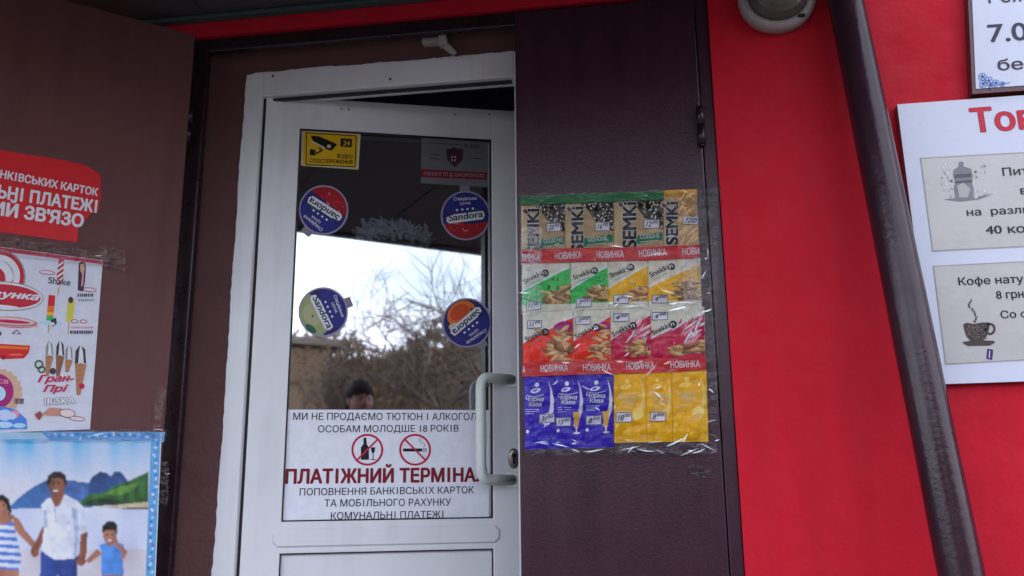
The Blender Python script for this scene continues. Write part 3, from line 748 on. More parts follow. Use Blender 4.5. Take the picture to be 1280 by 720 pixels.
def t_snek(p0, p1, cc, r=4.4):
    def f(A):
        A.text("Snekki", p0, p1, 6.6, black, 2, .02); A.ell(*cc, r, r, black, 2.2); A.text("n", (cc[0] - 2, cc[1] + 2.4), (cc[0] + 2, cc[1] + 1), 6, white, 3, .03)
        dx, dy = p1[0] - p0[0], p1[1] - p0[1]; A.line([(p0[0] + 3, p0[1] + 3.6), (p0[0] + dx * .9, p0[1] + dy * .9 + 4)], .6, grey, 2)
    return f
cg, cat_ = "crouton packets in the second row", "packet"
packet([(652.5, 328.5), (712.6, 326.5), (713.2, 388), (653, 390)], p_crout(lgreen, pale, 'crouton'), t_snek((656.5, 355.5), (678, 344.5), (681.8, 342)), "crouton_packet", "white and green crouton packet beside the white door, price tag 11", cat_, cg, ("11⁰⁰", (657.6, 377, 676.6, 387.5), .6), 11)
packet([(713.4, 326.5), (759.6, 325.5), (760.6, 386), (713.6, 388)], p_crout(lgreen, pale, 'crouton'), t_snek((718, 350.5), (739.5, 341.8), (743.4, 339)), "crouton_packet", "white and green crouton packet with price tag 7", cat_, cg, ("7⁰⁰", (720, 373, 739.4, 384), .4), 12)
packet([(760, 325.5), (809.6, 323.6), (810.2, 385), (761, 386)], p_crout(gold, pale, 'crouton'), t_snek((764, 347.8), (785, 339.4), (788.6, 334.6)), "crouton_packet", "white and yellow crouton packet right of the two green ones", cat_, cg, ("4⁰⁰", (766.6, 368.8, 786.4, 380), .2), 13)
packet([(810, 323.6), (874.5, 321.5), (877, 384), (810.6, 385)], p_crout(gold, croutl, 'crouton'), t_snek((813.5, 347.2), (836, 337), (839.4, 334)), "crouton_packet", "white and yellow crouton packet at the right end of its row", cat_, cg, ("4⁰⁰", (815, 368.8, 835, 379.4), 0), 14)
cg = "crouton packets in the third row"
rdo = ink("ink_red_orange", (222, 48, 22))
packet([(653.6, 390.5), (716.4, 388), (717, 453), (653.8, 456)], p_crout(rdo, magenta, 'bread'), t_snek((658.4, 428), (679, 418), (682, 415.4), 4.7), "crouton_packet", "white and red crouton packet beside the white door, bread slices and price tag 11", cat_, cg, ("11⁰⁰", (659, 400.5, 677.6, 410.6), .8), 21)
packet([(716.8, 388), (763, 386.5), (763.6, 452), (717.4, 453)], p_crout(rdo, magenta, 'bread'), t_snek((720.4, 424), (742.5, 413), (745.6, 409.8), 4.7), "crouton_packet", "white and red crouton packet with price tag 7", cat_, cg, ("7⁰⁰", (719.4, 395.6, 738.6, 406), .6), 22)
packet([(763.4, 386.5), (813.4, 385), (814, 450), (764, 452)], p_crout(crimson, pink, 'bacon'), t_snek((766.7, 421.4), (788, 411), (791.4, 407.6), 4.7), "crouton_packet", "white and crimson bacon crouton packet between the red ones and the last of the row", cat_, cg, ("4⁰⁰", (766.4, 391.6, 786.6, 402.4), .4), 23)
packet([(813.8, 385), (880.5, 383.5), (881.5, 448.5), (814.4, 450)], p_crout(crimson, pink, 'bacon'), t_snek((816.4, 419.6), (838, 409), (841.2, 406), 4.7), "crouton_packet", "wide white and crimson bacon crouton packet at the right end of its row", cat_, cg, ("4⁰⁰", (815, 390, 834.8, 400.6), .2), 24)

goldlite = ink("ink_gold_light", (222, 196, 110)); amber = ink("ink_amber", (212, 160, 50))
def p_coffee(main, lite, glass):
    def f(c):
        c.fill(main); c.rect(0, .0, 1, .10, main)
        cw = lite
        c.poly([(.80, .92), (.90, .80), (.97, .66), (.95, .50), (.82, .36), (.62, .28), (.78, .44), (.86, .60), (.86, .78)], cw)
        if glass: c.poly([(.62, .48), (.86, .48), (.80, .27), (.68, .27)], amber); c.rect(.715, .20, .76, .28, white); c.ell(.74, .20, .12, .025, white)
        else: c.ell(.74, .40, .17, .20, cw, -30)
        c.ell(.42, .87, .07, .075, cw); c.ell(.38, .79, .17, .07, cw, 12); c.ell(.36, .79, .09, .03, main, 20)
        c.ell(.09, .24, .05, .05, cw)
    return f
def t_coffee(x0, x1, y, lm):
    def f(A):
        w_ = x1 - x0; A.text("Чорна", (x0, y), (x0 + w_ * .98, y + .4), 5.6, lm, 2, .035, .15); A.text("Кава", (x0 + w_ * .18, y + 6.2), (x0 + w_ * .88, y + 6.4), 5.2, lm, 2, .035, .15)
        for k in range(3): A.line([(x0, y + 10.5 + k * 2.6), (x0 + w_ * (.7, .62, .45)[k], y + 10.6 + k * 2.6)], .6, lm, 2)
        A.line([(x0 + 1, y - 7), (x0 + w_ * .5, y - 5), (x1, y - 8)], .8, lm, 2)
    return f
vg, yg = "violet coffee packets in the bottom row", "yellow coffee packets in the bottom row"
packet([(655, 470), (693.4, 468.5), (694.2, 561), (656.6, 562)], p_coffee(violet, white, False), t_coffee(657.4, 680, 501.4, white), "coffee_packet", "violet coffee packet beside the white door, price tag 31", "packet", vg, ("31⁰⁰", (674, 517, 693.6, 528.4), .6), 31, .004)
packet([(693.8, 468.5), (729.6, 467.2), (730.4, 560), (694.6, 561)], p_coffee(violet, white, True), t_coffee(697.6, 722, 499, white), "coffee_packet", "violet coffee packet in the middle of three, price tag 13", "packet", vg, ("13⁰⁰", (694.8, 521.6, 714, 533), .2), 32, .004)
packet([(730, 467.2), (766.6, 466), (767.2, 559), (730.8, 560)], p_coffee(violet, white, True), t_coffee(733, 757, 497, white), "coffee_packet", "violet coffee packet touching the yellow ones, price tag 8", "packet", vg, ("8⁰⁰", (732.4, 519.2, 752, 531), .4), 33, .004)
packet([(767.2, 466), (807.4, 464.6), (808.4, 552.6), (768, 553.4)], p_coffee(gold, goldlite, False), t_coffee(773, 799, 499, ink("ink_goldpale", (226, 206, 150))), "coffee_packet", "yellow coffee packet touching the violet ones, price tag 18", "packet", yg, ("18⁰⁰", (769.6, 515, 790.2, 528), .2), 34, .004)
packet([(807.8, 464.6), (839.6, 463.4), (840.6, 552.4), (808.8, 552.6)], p_coffee(gold, goldlite, False), t_coffee(813, 838, 497.5, MATS["ink_goldpale"]), "coffee_packet", "narrow yellow coffee packet with price tag 8", "packet", yg, ("8⁰⁰", (812.4, 514.6, 832, 527), .2), 35, .004)
packet([(840, 463.4), (883, 461.4), (885.4, 552), (841, 552.4)], p_coffee(gold, goldlite, False), t_coffee(846.6, 871, 496, MATS["ink_goldpale"]), "coffee_packet", "yellow coffee packet without price tag at the right end", "packet", yg, None, 36, .004)

# clear film over them all
film_m = clear_mat("clear_film", -.022, .04, (.985, .985, .985), [(30, .004)], (1, 1, 2.2), fres=True)
fold_m = clear_mat("film_fold", .23, .18, (.95, .95, .96))
tape_m = clear_mat("clear_tape_film", .045, .12, (.93, .93, .94), [(40, .006)], (1, 1, 1.6), fres=True)
def film(quad, off, amp, name, label, cat, nu=110, nv=140, freq=26, seed=0, curl=0, mat=None, group=None, fr=WALL, folds=0):
    q = [Vector(uv(fr, x, y, off)) for x, y in quad]; TL, TR, BR, BL = q; vs_, fs = [], []
    u0, v0 = (BL.x + BR.x) / 2, min(BL.y, BR.y)
    for i in range(nu + 1):
        for j in range(nv + 1):
            s, t = i / nu, j / nv; p = (BL * (1 - s) + BR * s) * (1 - t) + (TL * (1 - s) + TR * s) * t
            n = noise.noise(Vector((p.x * freq + seed, p.y * freq * 2.4, seed))); n2 = noise.noise(Vector((p.x * freq * 3.5, p.y * freq * 3 + seed, 2)))
            e = min(s, 1 - s, t, 1 - t); k = min(1, e / .05)
            rg = (1 - abs(n)) ** 6                                  # pulled creases
            y = -(off + amp * (.6 * n + .5 * rg + .25 * n2) * (.35 + .65 * k)) - curl * max(0, .05 - t) / .05 * (1 + n) * .5
            du = .004 * noise.noise(Vector((p.y * 30, seed, 1))) * (1 if s in (0, 1) else 0); dv = .005 * noise.noise(Vector((p.x * 26, seed, 9))) * (1 if t in (0, 1) else 0)
            vs_.append((p.x - u0 + du, y, p.y - v0 + dv))
    for i in range(nu):
        for j in range(nv): a = i * (nv + 1) + j; fs.append((a, a + nv + 1, a + nv + 2, a + 1))
    nb_ = len(fs); rs = random.Random(seed + 77)
    wdt, hgt_ = (TR - TL).length, (TL - BL).length
    for k in range(folds):                                          # pulled folds where the film lies double
        q = rs.random()
        if q < .22: s, t = rs.random(), rs.uniform(.005, .05)
        elif q < .36: s, t = rs.random(), rs.uniform(.955, .995)
        elif q < .50: s, t = rs.random(), rs.uniform(.52, .62)
        elif q < .62: s, t = rs.random(), rs.choice((.30, .335, .74, .775))
        else: s, t = rs.random(), rs.random()
        ln = rs.uniform(.010, .06) * (1 if q < .62 else .55); an = rs.gauss(0, .32) if q < .62 else rs.choice((-1, 1)) * rs.uniform(.2, 1.2); wd_ = rs.uniform(.0006, .0021); tilt = rs.uniform(.02, .24); bend = rs.uniform(-.25, .25) * ln
        c = (BL * (1 - s) + BR * s) * (1 - t) + (TL * (1 - s) + TR * s) * t; row = []
        for m_ in range(9):
            r = m_ / 8 - .5; x = c.x - u0 + math.cos(an) * ln * r - math.sin(an) * bend * (r * r - .25); z = c.y - v0 + math.sin(an) * ln * r + math.cos(an) * bend * (r * r - .25)
            x = min(max(x, BL.x - u0 - .01), BR.x - u0 + .006); hw = wd_ * math.cos(r * 3.0); y0 = -(off + amp * 1.7 + .0006)
            nx_, nz_ = -math.sin(an) * hw, math.cos(an) * hw; row.append((len(vs_), len(vs_) + 1))
            vs_ += [(x - nx_, y0 - hw * tilt, z - nz_), (x + nx_, y0 + hw * tilt, z + nz_)]
        for m_ in range(8): fs.append((row[m_][0], row[m_ + 1][0], row[m_ + 1][1], row[m_][1]))
    me = bpy.data.meshes.new(name); me.from_pydata(vs_, [], fs); me.materials.append(mat or film_m); me.materials.append(fold_m); me.polygons.foreach_set("material_index", [0] * nb_ + [1] * (len(fs) - nb_)); me.polygons.foreach_set("use_smooth", [True] * len(fs)); me.update()
    o = bpy.data.objects.new(name, me); COL.objects.link(o); o.location = fr.world(u0, v0); o.rotation_euler = (0, 0, fr.a); return tag(o, label, cat, group)
film([(650, 243), (897, 235.5), (897, 567), (656.5, 569)], .0215, .0042, "plastic_film", "crinkled clear plastic film covering all the snack packets", "film", curl=.008, folds=110)
film([(650.5, 284), (677, 283), (678, 391), (652, 393)], .029, .0016, "clear_tape", "vertical strip of clear tape over the left ends of the snack packet rows", "tape", 14, 50, 30, 41, mat=tape_m)
film([(853, 322), (876, 321), (879, 402), (855, 403)], .029, .0016, "clear_tape", "vertical strip of clear tape over the right end of the second packet row", "tape", 14, 40, 30, 45, mat=tape_m)
film([(874, 238), (903, 234), (901, 250), (878, 254)], .012, .004, "clear_tape", "crumpled clear tape at the top right corner of the snack packet film", "tape", 20, 14, 60, 5)
film([(862, 580), (889, 588), (884, 600), (858, 592)], .009, .002, "clear_tape", "loose bit of clear tape on the purple door below the yellow packets", "tape", 20, 10, 90, 8)

# ================================================================== red wall: lamp, pipe, signs
lx, lz = uv(RED, 972, -6, .03)
lamp = empty("bulkhead_lamp", "round white bulkhead lamp with glass cover on the red wall, unlit", "lamp", (lx, RED.o.y, lz))
bm = bmesh.new(); lathe(bm, [(.0, .0), (.100, .0), (.104, .006), (.104, .022), (.100, .032), (.090, .038), (.080, .036), (.078, .02), (0, .02)], (0, 0, 0), (0, -1, 0), 56)
link("ring", bm, M("lamp_plastic", (.36, .31, .30), .4, var=(14, .1)), lamp)
bm = bmesh.new(); lathe(bm, [(.079, .034), (.076, .044), (.066, .060), (.05, .071), (.03, .078), (0, .080)], (0, 0, 0), (0, -1, 0), 28)
for f in bm.faces: f.smooth = False
link("glass_cover", bm, M("frosted_glass", (.11, .095, .085), .25, [(26, .003)], (10, .25)), lamp)
for a in (-52, 128):
    bm = bmesh.new(); box(bm, .091 * math.cos(R_(a)) - .009, .091 * math.cos(R_(a)) + .009, -.043, -.034, .091 * math.sin(R_(a)) - .004, .091 * math.sin(R_(a)) + .004, .001)
    link("clip", bm, dark_hole, lamp)

ya, yb = -.070, -.165                 # the pipe leans sideways and a little out from the wall
(xa, za), (xb, zb) = uv(Frame((0, ya, 0), 0), 1057, 0), uv(Frame((0, yb, 0), 0), 1202, 720)
def P(z):
    t = (z - za) / (zb - za); return (xa + (xb - xa) * t, min(-.06, ya + (yb - ya) * t), z)
def PR(z): return .0450 + .0026 * (za - z) / (za - zb)
pipe = empty("downpipe", "dark purple painted drainpipe leaning down the red wall", "drainpipe", P(GZ))
def L_(p): return Vector(p) - Vector(P(GZ))
bm = bmesh.new(); n_ = 60
pr = [(L_(P(z)), PR(z) + .0008 * noise.noise(Vector((z * 4, 0, 0)))) for z in np.linspace(GZ + .25, 3.40, n_)]
tube(bm, [a for a, _ in pr], [b for _, b in pr], 32)
link("pipe", bm, pipe_paint, pipe)
bm = bmesh.new(); tube(bm, [L_(P(GZ + .27)), L_(P(GZ + .2)), L_(P(GZ + .14)) + Vector((0, -.05, 0)), L_(P(GZ + .08)) + Vector((0, -.16, 0))], .053, 24); link("spout", bm, pipe_paint, pipe)
bm = bmesh.new()
for z in (.42, ):
    c = L_(P(z)); tube(bm, [c - Vector((0, 0, .018)), c + Vector((0, 0, .018))], PR(z) + .003, 32, False); box(bm, c.x - .012, c.x + .012, c.y + .04, -.013 - P(GZ)[1], c.z - .012, c.z + .012)
link("clamp", bm, frame_paint, pipe)

def board(quad, thk, face, edge, name, label, cat):
    fr = Frame((0, RED.o.y - thk, 0), 0); A = Art(fr, 0); A.slab(quad, face, thk - .0005, edge)
    return fr, A.build(name, None, label, cat)
signw = ink("sign_white", (204, 207, 222), .3, rvar=.05, bump=[(7, .0012)], var=(5, .03)); sframe = M("sign_frame", (.10, .03, .04), .4, var=(20, .15))
fr, s1 = board([(1203.5, -150), (1560, -175), (1575, 92), (1215.5, 117.5)], .03, sframe, sframe, "opening_hours_sign", "framed white opening hours sign at the top right of the red wall", "sign")
A = Art(fr, .002); A.slab([(1209, -146), (1555, -170), (1569, 86), (1220, 111)], signw, .0018); A.build("panel", s1)
A = Art(fr, .0024)
A.text("Режим работы", (1236, 4), (1420, -7), 17, dgrey, 1, .015); A.text("7.00 - 21.00", (1237, 52.5), (1440, 40), 23, ink("ink_slate", (44, 46, 62)), 1, .02); A.text("без выходных", (1248, 88), (1450, 76), 14, dgrey, 1, .02)
A.build("lettering", s1)
A = Art(fr, .0024); rs = random.Random(5); fb, fl = ink("ink_flower", (96, 128, 196)), ink("ink_flower_light", (176, 192, 226))
for (x, y, r) in ((1228, 96, 5), (1236, 101, 5.4), (1229, 105, 5), (1245, 104, 4.4), (1253, 105, 3.2), (1239, 107, 3.4)):
    for k in range(5):
        a = k * 72 + x; A.ring(x + r * .6 * math.cos(R_(a)), y + r * .6 * math.sin(R_(a)), r * .42, r * .42, .7, fb, 2, 12); A.ell(x + r * .6 * math.cos(R_(a)), y + r * .6 * math.sin(R_(a)), r * .4, r * .4, fl, 1, 0, 10)
    A.ell(x, y, 1, 1, navy, 3, 0, 8)
A.line([(1255, 105), (1262, 103)], .8, fb, 2); A.build("flower_ornament", s1)

fr, s2 = board([(1121.5, 130.5), (1500, 103), (1540, 468), (1166.5, 480.5)], .022, signw, M("sign_edge", (.30, .13, .12), .5, var=(10, .1)), "goods_sign", "white goods board with red heading and two laminated cards on the red wall", "sign")
A = Art(fr, .0004); A.text("Товары", (1216.5, 165.5), (1385, 153), 30, ink("ink_heading", (196, 20, 52)), 1, .035, 0, (dgrey, .012)); A.build("heading", s2)
lam = M("laminated_card", lin((186, 182, 178)), .22, [(16, .0016)], (9, .05), rvar=.08)
cardl = ink("ink_cardline", (150, 142, 136))
A = Art(fr, .0008); A.slab([(1150, 197), (1420, 182), (1436, 301), (1165.5, 314.5)], lam, .0006, cardl); A.line([(1151, 198), (1420, 183), (1435, 300), (1166, 313.5)], .8, cardl, 1, True)
c1 = A.build("notice_card", s2)
A = Art(fr, .0012); zA = lambda x, y: (1100 + x / 3.789, 120 + y / 3.789); ck = ink("ink_cardtext", (40, 36, 42))
A.text("Питьевая", zA(583, 378), zA(900, 360), 10, ck, 1, .02); A.text("вода", zA(668, 466), zA(830, 456), 10, ck, 1, .02)
A.text("на  разлив", zA(413, 568), zA(750, 552), 9.4, ck, 1, .02); A.text("40 коп/л", zA(503, 654), zA(800, 640), 10.4, ck, 1, .025)
A.build("lettering", c1)
A = Art(fr, .0012); wg1, wg2, wg3 = ink("ink_bottle", (128, 126, 130)), ink("ink_bottle_light", (176, 172, 170)), ink("ink_bottle_dark", (88, 86, 92))
A.poly([zA(*p) for p in ((348, 350), (372, 335), (374, 312), (394, 310), (396, 334), (432, 345), (440, 380), (436, 410), (444, 440), (442, 490), (360, 496), (350, 440), (356, 405), (346, 375))], wg1, 1)
A.poly([zA(*p) for p in ((352, 372), (432, 366), (430, 384), (354, 390))], wg3, 2); A.poly([zA(*p) for p in ((366, 425), (395, 410), (428, 440), (415, 480), (375, 482))], wg2, 2); A.poly([zA(*p) for p in ((356, 404), (436, 398), (437, 408), (356, 414))], wg3, 2)
rs = random.Random(9)
for k in range(40):
    a = rs.choice((-1, 1)); x = 396 + a * rs.uniform(50, 105); y = rs.uniform(320, 490); A.ell(*zA(x, y), rs.uniform(.8, 2.6), rs.uniform(.6, 1.2), (wg2, cardl, white)[k % 3], 1.5, rs.uniform(0, 180), 8)
A.poly([zA(*p) for p in ((300, 490), (360, 482), (450, 478), (540, 462), (470, 490), (380, 500))], wg1, .7)
A.build("bottle_picture", c1)
A = Art(fr, .0008); A.slab([(1166, 332), (1437, 318), (1453, 441), (1181.5, 456)], lam, .0006, cardl); A.line([(1167, 333), (1437, 319), (1452, 440), (1182.4, 455)], .8, cardl, 1, True)
c2 = A.build("notice_card", s2)
A = Art(fr, .0012); zB = lambda x, y: (1150 + x / 4, 310 + y / 4)
A.text("Кофе натуральный", zB(195, 187), zB(800, 160), 10, black, 1, .018); A.text("8 грн", zB(384, 254), zB(520, 248), 10, black, 1, .022); A.text("Со сливками", zB(406, 352), zB(800, 335), 9.6, black, 1, .018)
A.build("lettering", c2)
A = Art(fr, .0012); cb = ink("ink_cup", (70, 58, 56)); cb2 = ink("ink_cup_light", (128, 116, 110))
A.poly([zB(*p) for p in ((216, 382), (232, 374), (270, 380), (310, 372), (345, 372), (348, 400), (335, 440), (318, 462), (372, 464), (374, 474), (350, 488), (240, 490), (218, 478), (210, 470), (252, 464), (232, 440), (222, 410))], cb, 1)
A.ring(*zB(350, 405), 5.5, 6.2, 3, cb, 1, 20)
for k in range(60): A.ell(*zB(rs.uniform(228, 338), rs.uniform(384, 455)), .9, .6, cb2, 2, rs.uniform(0, 180), 7)
for k in range(34):
    t = k / 34; A.ell(*zB(270 + 12 * math.sin(t * 7) - 22 * t * (t > .6) + rs.uniform(-6, 6), 372 - t * 118), 1.1, .8, cb if k % 3 else cb2, 1, rs.uniform(0, 180), 7)
A.build("coffee_cup_picture", c2)
A = Art(fr, .0014); A.slab([zB(336, 503), zB(366, 508), zB(362, 560), zB(332, 554)], ink("ink_purple_label", (72, 34, 110)), .0006); A.line([zB(348, 515), zB(346, 548)], 1, white, 1); A.build("purple_label", c2)

# ================================================================== posters on the open brown door
z1 = lambda x, y: (x / 4.8, 180 + y / 4.8)
A = Art(SIDE, .0016); A.slab([(-210, 148), (0, 187.5), (60, 197), (89, 202), (110, 208), (124, 217.5), (126.5, 225), (125.5, 249), (123.5, 263), (116, 266), (111, 269.6), (106, 276), (98, 283.5), (96.5, 302.5), (73, 300), (40, 295), (0, 290), (-210, 262)], redi, .001)
rb_ = A.build("red_banner", None, "red banner with white lettering and a torn lower corner on the brown door", "banner")
A = Art(SIDE, .002)
A.text("БАНКІВСЬКИХ КАРТОК", (-17, 219), (121.5, 245), 9.6, white, 1, .045)
A.text("КОМУНАЛЬНІ ПЛАТЕЖІ", (-108, 231), (120, 265.5), 15.4, white, 1, .055); A.text("МОБІЛЬНИЙ ЗВ'ЯЗО", (-128, 250), (103, 284), 16.4, white, 1, .055)
A.build("lettering", rb_)

A = Art(SIDE, .0016); pw = ink("poster_white", (206, 208, 220), .3, rvar=.08)
A.slab([(-190, 283), (0, 308.5), (128.5, 325.5), (112.5, 536.5), (0, 541), (-190, 548)], pw, .001); A.poly([(-190, 284), (0, 309), (128.3, 326), (128, 330.5), (0, 314), (-190, 290)], crimson, .5)
ip = A.build("ice_cream_poster", None, "white ice cream price poster with cones and red logo on the brown door", "poster")
A = Art(SIDE, .002); a1 = lambda x, y: (x / 5.54, 300 + y / 5.54); a2 = lambda x, y: (x / 5.54, 420 + y / 5.54)
lr = ink("ink_logo_red", (188, 18, 46))
A.ell(-2, 346, 34, 34, cardl, .6); A.ell(-2.4, 346, 32.5, 32.5, lr, 1)
for (r0, off) in ((27, 3), (19, 8)):
    A.poly([(-2 + r0 * math.cos(a), 346 - off * .3 - r0 * math.sin(a)) for a in np.linspace(R_(-80), R_(95), 20)] + [(-2 - off * .4 + (r0 - 7) * math.cos(a), 349 - (r0 - 4) * math.sin(a)) for a in np.linspace(R_(95), R_(-80), 20)], white, 1.4)
A.ell(4, 370, 50.5, 18.5, cardl, 1.8, -4); A.ell(4, 370, 49.5, 17.2, white, 2, -4); A.ell(4, 370, 47, 14.8, lr, 2.4, -4); A.ell(-2, 383, 26, 2.2, white, 2.6, -4)
A.text("Ласунка", (-40, 368), (48.5, 375.4), 8.6, white, 3, .05, .3)
A.build("logo", ip)
A = Art(SIDE, .002)
def oval(x, y, rx=9, ry=2.8): A.ell(x, y, rx, ry, lr, 2, -5); A.ell(x, y, rx - 1.0, ry - .9, pw, 2.4, -5)
def scrib(x0, x1, y, h, m):
    x = x0; r_ = random.Random(int(x0 * y))
    while x < x1: w_ = r_.uniform(1.2, 2.4); A.poly([(x, y - h), (x + w_, y - h + .2), (x + w_ - .3, y), (x, y)], m, 1.5); x += w_ + r_.uniform(.5, 1)
A.poly([(74, 323.5), (80, 324.5), (79, 345), (75, 359), (71.5, 358), (71, 342)], lr, 1)
for k in range(5): A.poly([(71.2, 340 + k * 6.4 - 8), (79.6, 334 + k * 6.4 - 8), (79.4, 337 + k * 6.4 - 8), (71.4, 343 + k * 6.4 - 8)], white, 1.5)
A.line([(73.6, 358), (72.4, 369)], 1.2, tan, 1); oval(58.8, 340.6, 10); A.text("Shake", (60, 354), (87.5, 357.2), 8.4, dgrey, 3, .012)
A.poly([(98.5, 329), (102, 327), (106.5, 328.4), (107.4, 334), (106, 352), (104, 364.5), (97, 363)], ink("ink_choc", (62, 34, 52)), 1); A.poly([(100.5, 330), (105, 329.6), (106, 337), (102.5, 343), (100, 338)], ink("ink_tan_pale", (200, 160, 130)), 2); A.poly([(102.6, 341), (105.2, 339), (103.6, 357), (101.4, 359)], pink, 2)
oval(112, 362.2, 8.6); scrib(97, 116, 371, 4, dgrey); scrib(98, 117, 376.5, 2.6, grey)
for (y0, y1, m) in ((368.6, 382, redi), (381.9, 390, orange), (389.9, 394, gold), (393.9, 400.5, lgreen)):
    A.poly([(61 - (y0 - 368) * .1, y0), (69.2 - (y0 - 368) * .09, y0 + .8), (69.2 - (y1 - 368) * .09, y1 + .6), (61 - (y1 - 368) * .1, y1)], m, 1 + .1 * (y0 > 380) + .1 * (y0 > 389) + .1 * (y0 > 393))
A.line([(61.5, 400), (60.4, 415)], 1.6, tan, .8); A.ell(65, 403.6, 14.5, 2.6, skyb, 2, -4); A.poly([(63, 400), (70, 397), (71, 404), (66, 409)], dgrey, 2.5); A.ell(66, 405, 2.2, 2, white, 3)
A.poly([(85, 373), (88, 371), (92, 373), (93.4, 378), (91, 403), (82.6, 402)], ink("ink_lemon", (206, 196, 66)), 1); A.ell(88.4, 375, 3, 4, dgrey, 2); A.line([(86, 402), (85, 417)], 1.3, tan, .8)
oval(93.4, 401.6, 4.6, 2.6); oval(104.4, 402, 4.8, 2.6); scrib(88, 115, 410.4, 2.4, pink); scrib(87.6, 117, 417.4, 4.2, dgrey)
A.ell(16, 403, 31, 7, ink("ink_waffle", (180, 128, 120)), 1, -4); A.ell(14, 401.4, 29, 4.2, ink("ink_waffle_light", (220, 190, 190)), 1.5, -4); A.ell(14, 402, 24, 2.2, crimson, 2, -4); scrib(4, 46, 409, 1.6, pink)
A.poly([(14, 417), (21, 412), (27, 418)], dgrey, 1); A.poly([(17, 416.6), (21, 413.6), (24.6, 417)], white, 1.5); A.ell(-6, 417, 8, 4.4, dgrey, 1)
A.poly([(-30, 428), (37.8, 432), (36, 441), (30, 448), (6, 449), (-30, 446)], redi, 1); A.poly([(-30, 430), (36, 434), (35, 437), (-30, 434)], orange, 1.5); A.ell(20, 443.4, 9, 1.5, ink("ink_coral", (226, 96, 70)), 2); A.text("т", (1.6, 449.6), (6.8, 449.8), 6, black, 3, .04)
sc_ = [(-2 + (29 + (1.6 if k % 2 else -1.2)) * math.cos(k * math.pi / 22), 490 - (29 + (1.6 if k % 2 else -1.2)) * math.sin(k * math.pi / 22)) for k in range(44)]
A.poly(sc_, ink("ink_biscuit", (206, 166, 140)), 1); A.ell(-4, 489, 21, 22, magenta, 1.6); A.text("СВ", (-3, 479), (10, 480), 5, pink, 2.2, .03); A.ell(-1, 492, 8, 9, skyb, 2.2); scrib(18, 30, 505, 7, dgrey)
A.poly([(-40, 512), (4, 508), (12, 510), (20, 512), (33, 524), (34, 536), (-40, 538)], blue, 2.6); A.ell(6, 519, 9, 7, ink("ink_cloud", (190, 205, 236)), 3); A.ell(18, 518, 6, 5, pink, 3); A.ell(24, 532, 8, 3, skyb, 3); A.ell(6, 531, 10, 4, skyb, 3.2); A.ell(15, 520, 5, 4.4, ink("ink_cloud", (190, 205, 236)), 3.4)
wf, wfd = ink("ink_cone", (176, 122, 82)), ink("ink_cone_dark", (136, 88, 60))
for (x, yt, wd, yb, ch) in ((62, 425, 5, 470, 0), (75.4, 425, 5.4, 470, 1), (86.4, 430, 5, 465, 0), (101, 431, 7.4, 494, 2)):
    ym = yt + 20 + (4 if wd > 7 else 0)
    A.poly([(x - wd, ym - 2), (x + wd, ym), (x + wd * .2 - 2, yb), (x - wd * .2 - 4, yb)], wf if ch != 1 else wfd, 1)
    for k in range(4): A.line([(x - wd * .8 + k * .1, ym + 3 + k * 6), (x + wd * .6 - k * 1.2, ym + 1 + k * 6)], .6, wfd, 1.6)
    A.poly([(x - wd, ym), (x - wd * .9, yt + 8), (x - 1, yt), (x + wd * .5, yt + 2), (x + wd, yt + 10), (x + wd, ym + 1), (x, ym - 1)], white, 2)
    A.poly([(x - wd, ym), (x - wd * .9, yt + 8), (x - 1, yt), (x - wd * .3, yt + 9), (x - wd * .45, ym - 1)], dgrey if ch else grey, 2.4)
    A.poly([(x + wd * .5, ym - 1), (x + wd * .35, yt + 9), (x + wd * .1, yt + 1), (x + wd * .75, yt + 6), (x + wd * .9, ym)], dgrey if ch else grey, 2.4)
A.ring(48.6, 455.6, 4.6, 4.6, 2, hill, 3, 18); A.ring(52, 462, 4, 3.6, 2, hill, 3, 18); A.ell(66, 464, 4, 4, dgrey, 3); A.ell(102, 482.6, 3.6, 3.6, crimson, 3)
A.text("Гран-", (47.5, 477.6), (92, 476.4), 8.4, crimson, 4, .06, .35, (white, .03)); A.text("Прі", (54, 489.8), (84.6, 489.4), 8.2, crimson, 4, .06, .35, (white, .03))
A.text("IRiSKA", (56, 506), (93.4, 504.2), 8.4, white, 4, .05, 0, (dgrey, .05))
A.poly([(43, 518), (50, 513.5), (53, 517.4), (62, 509), (84, 511.5), (88, 521), (64, 520), (55, 519), (49, 525.5), (45.6, 524)], ink("ink_caramel", (196, 138, 118)), 2); A.poly([(43, 518), (50, 513.5), (53, 518), (49, 525.5)], ink("ink_caramel_dark", (140, 70, 70)), 2.4)
A.ell(84, 516.6, 10, 5.6, dgrey, 2.6, -6); A.ell(84, 516.6, 9.2, 4.8, ink("ink_cream_white", (224, 204, 198)), 3, -6); oval(96.4, 523.4, 10, 3.2)
A.build("ice_cream_pictures", ip)

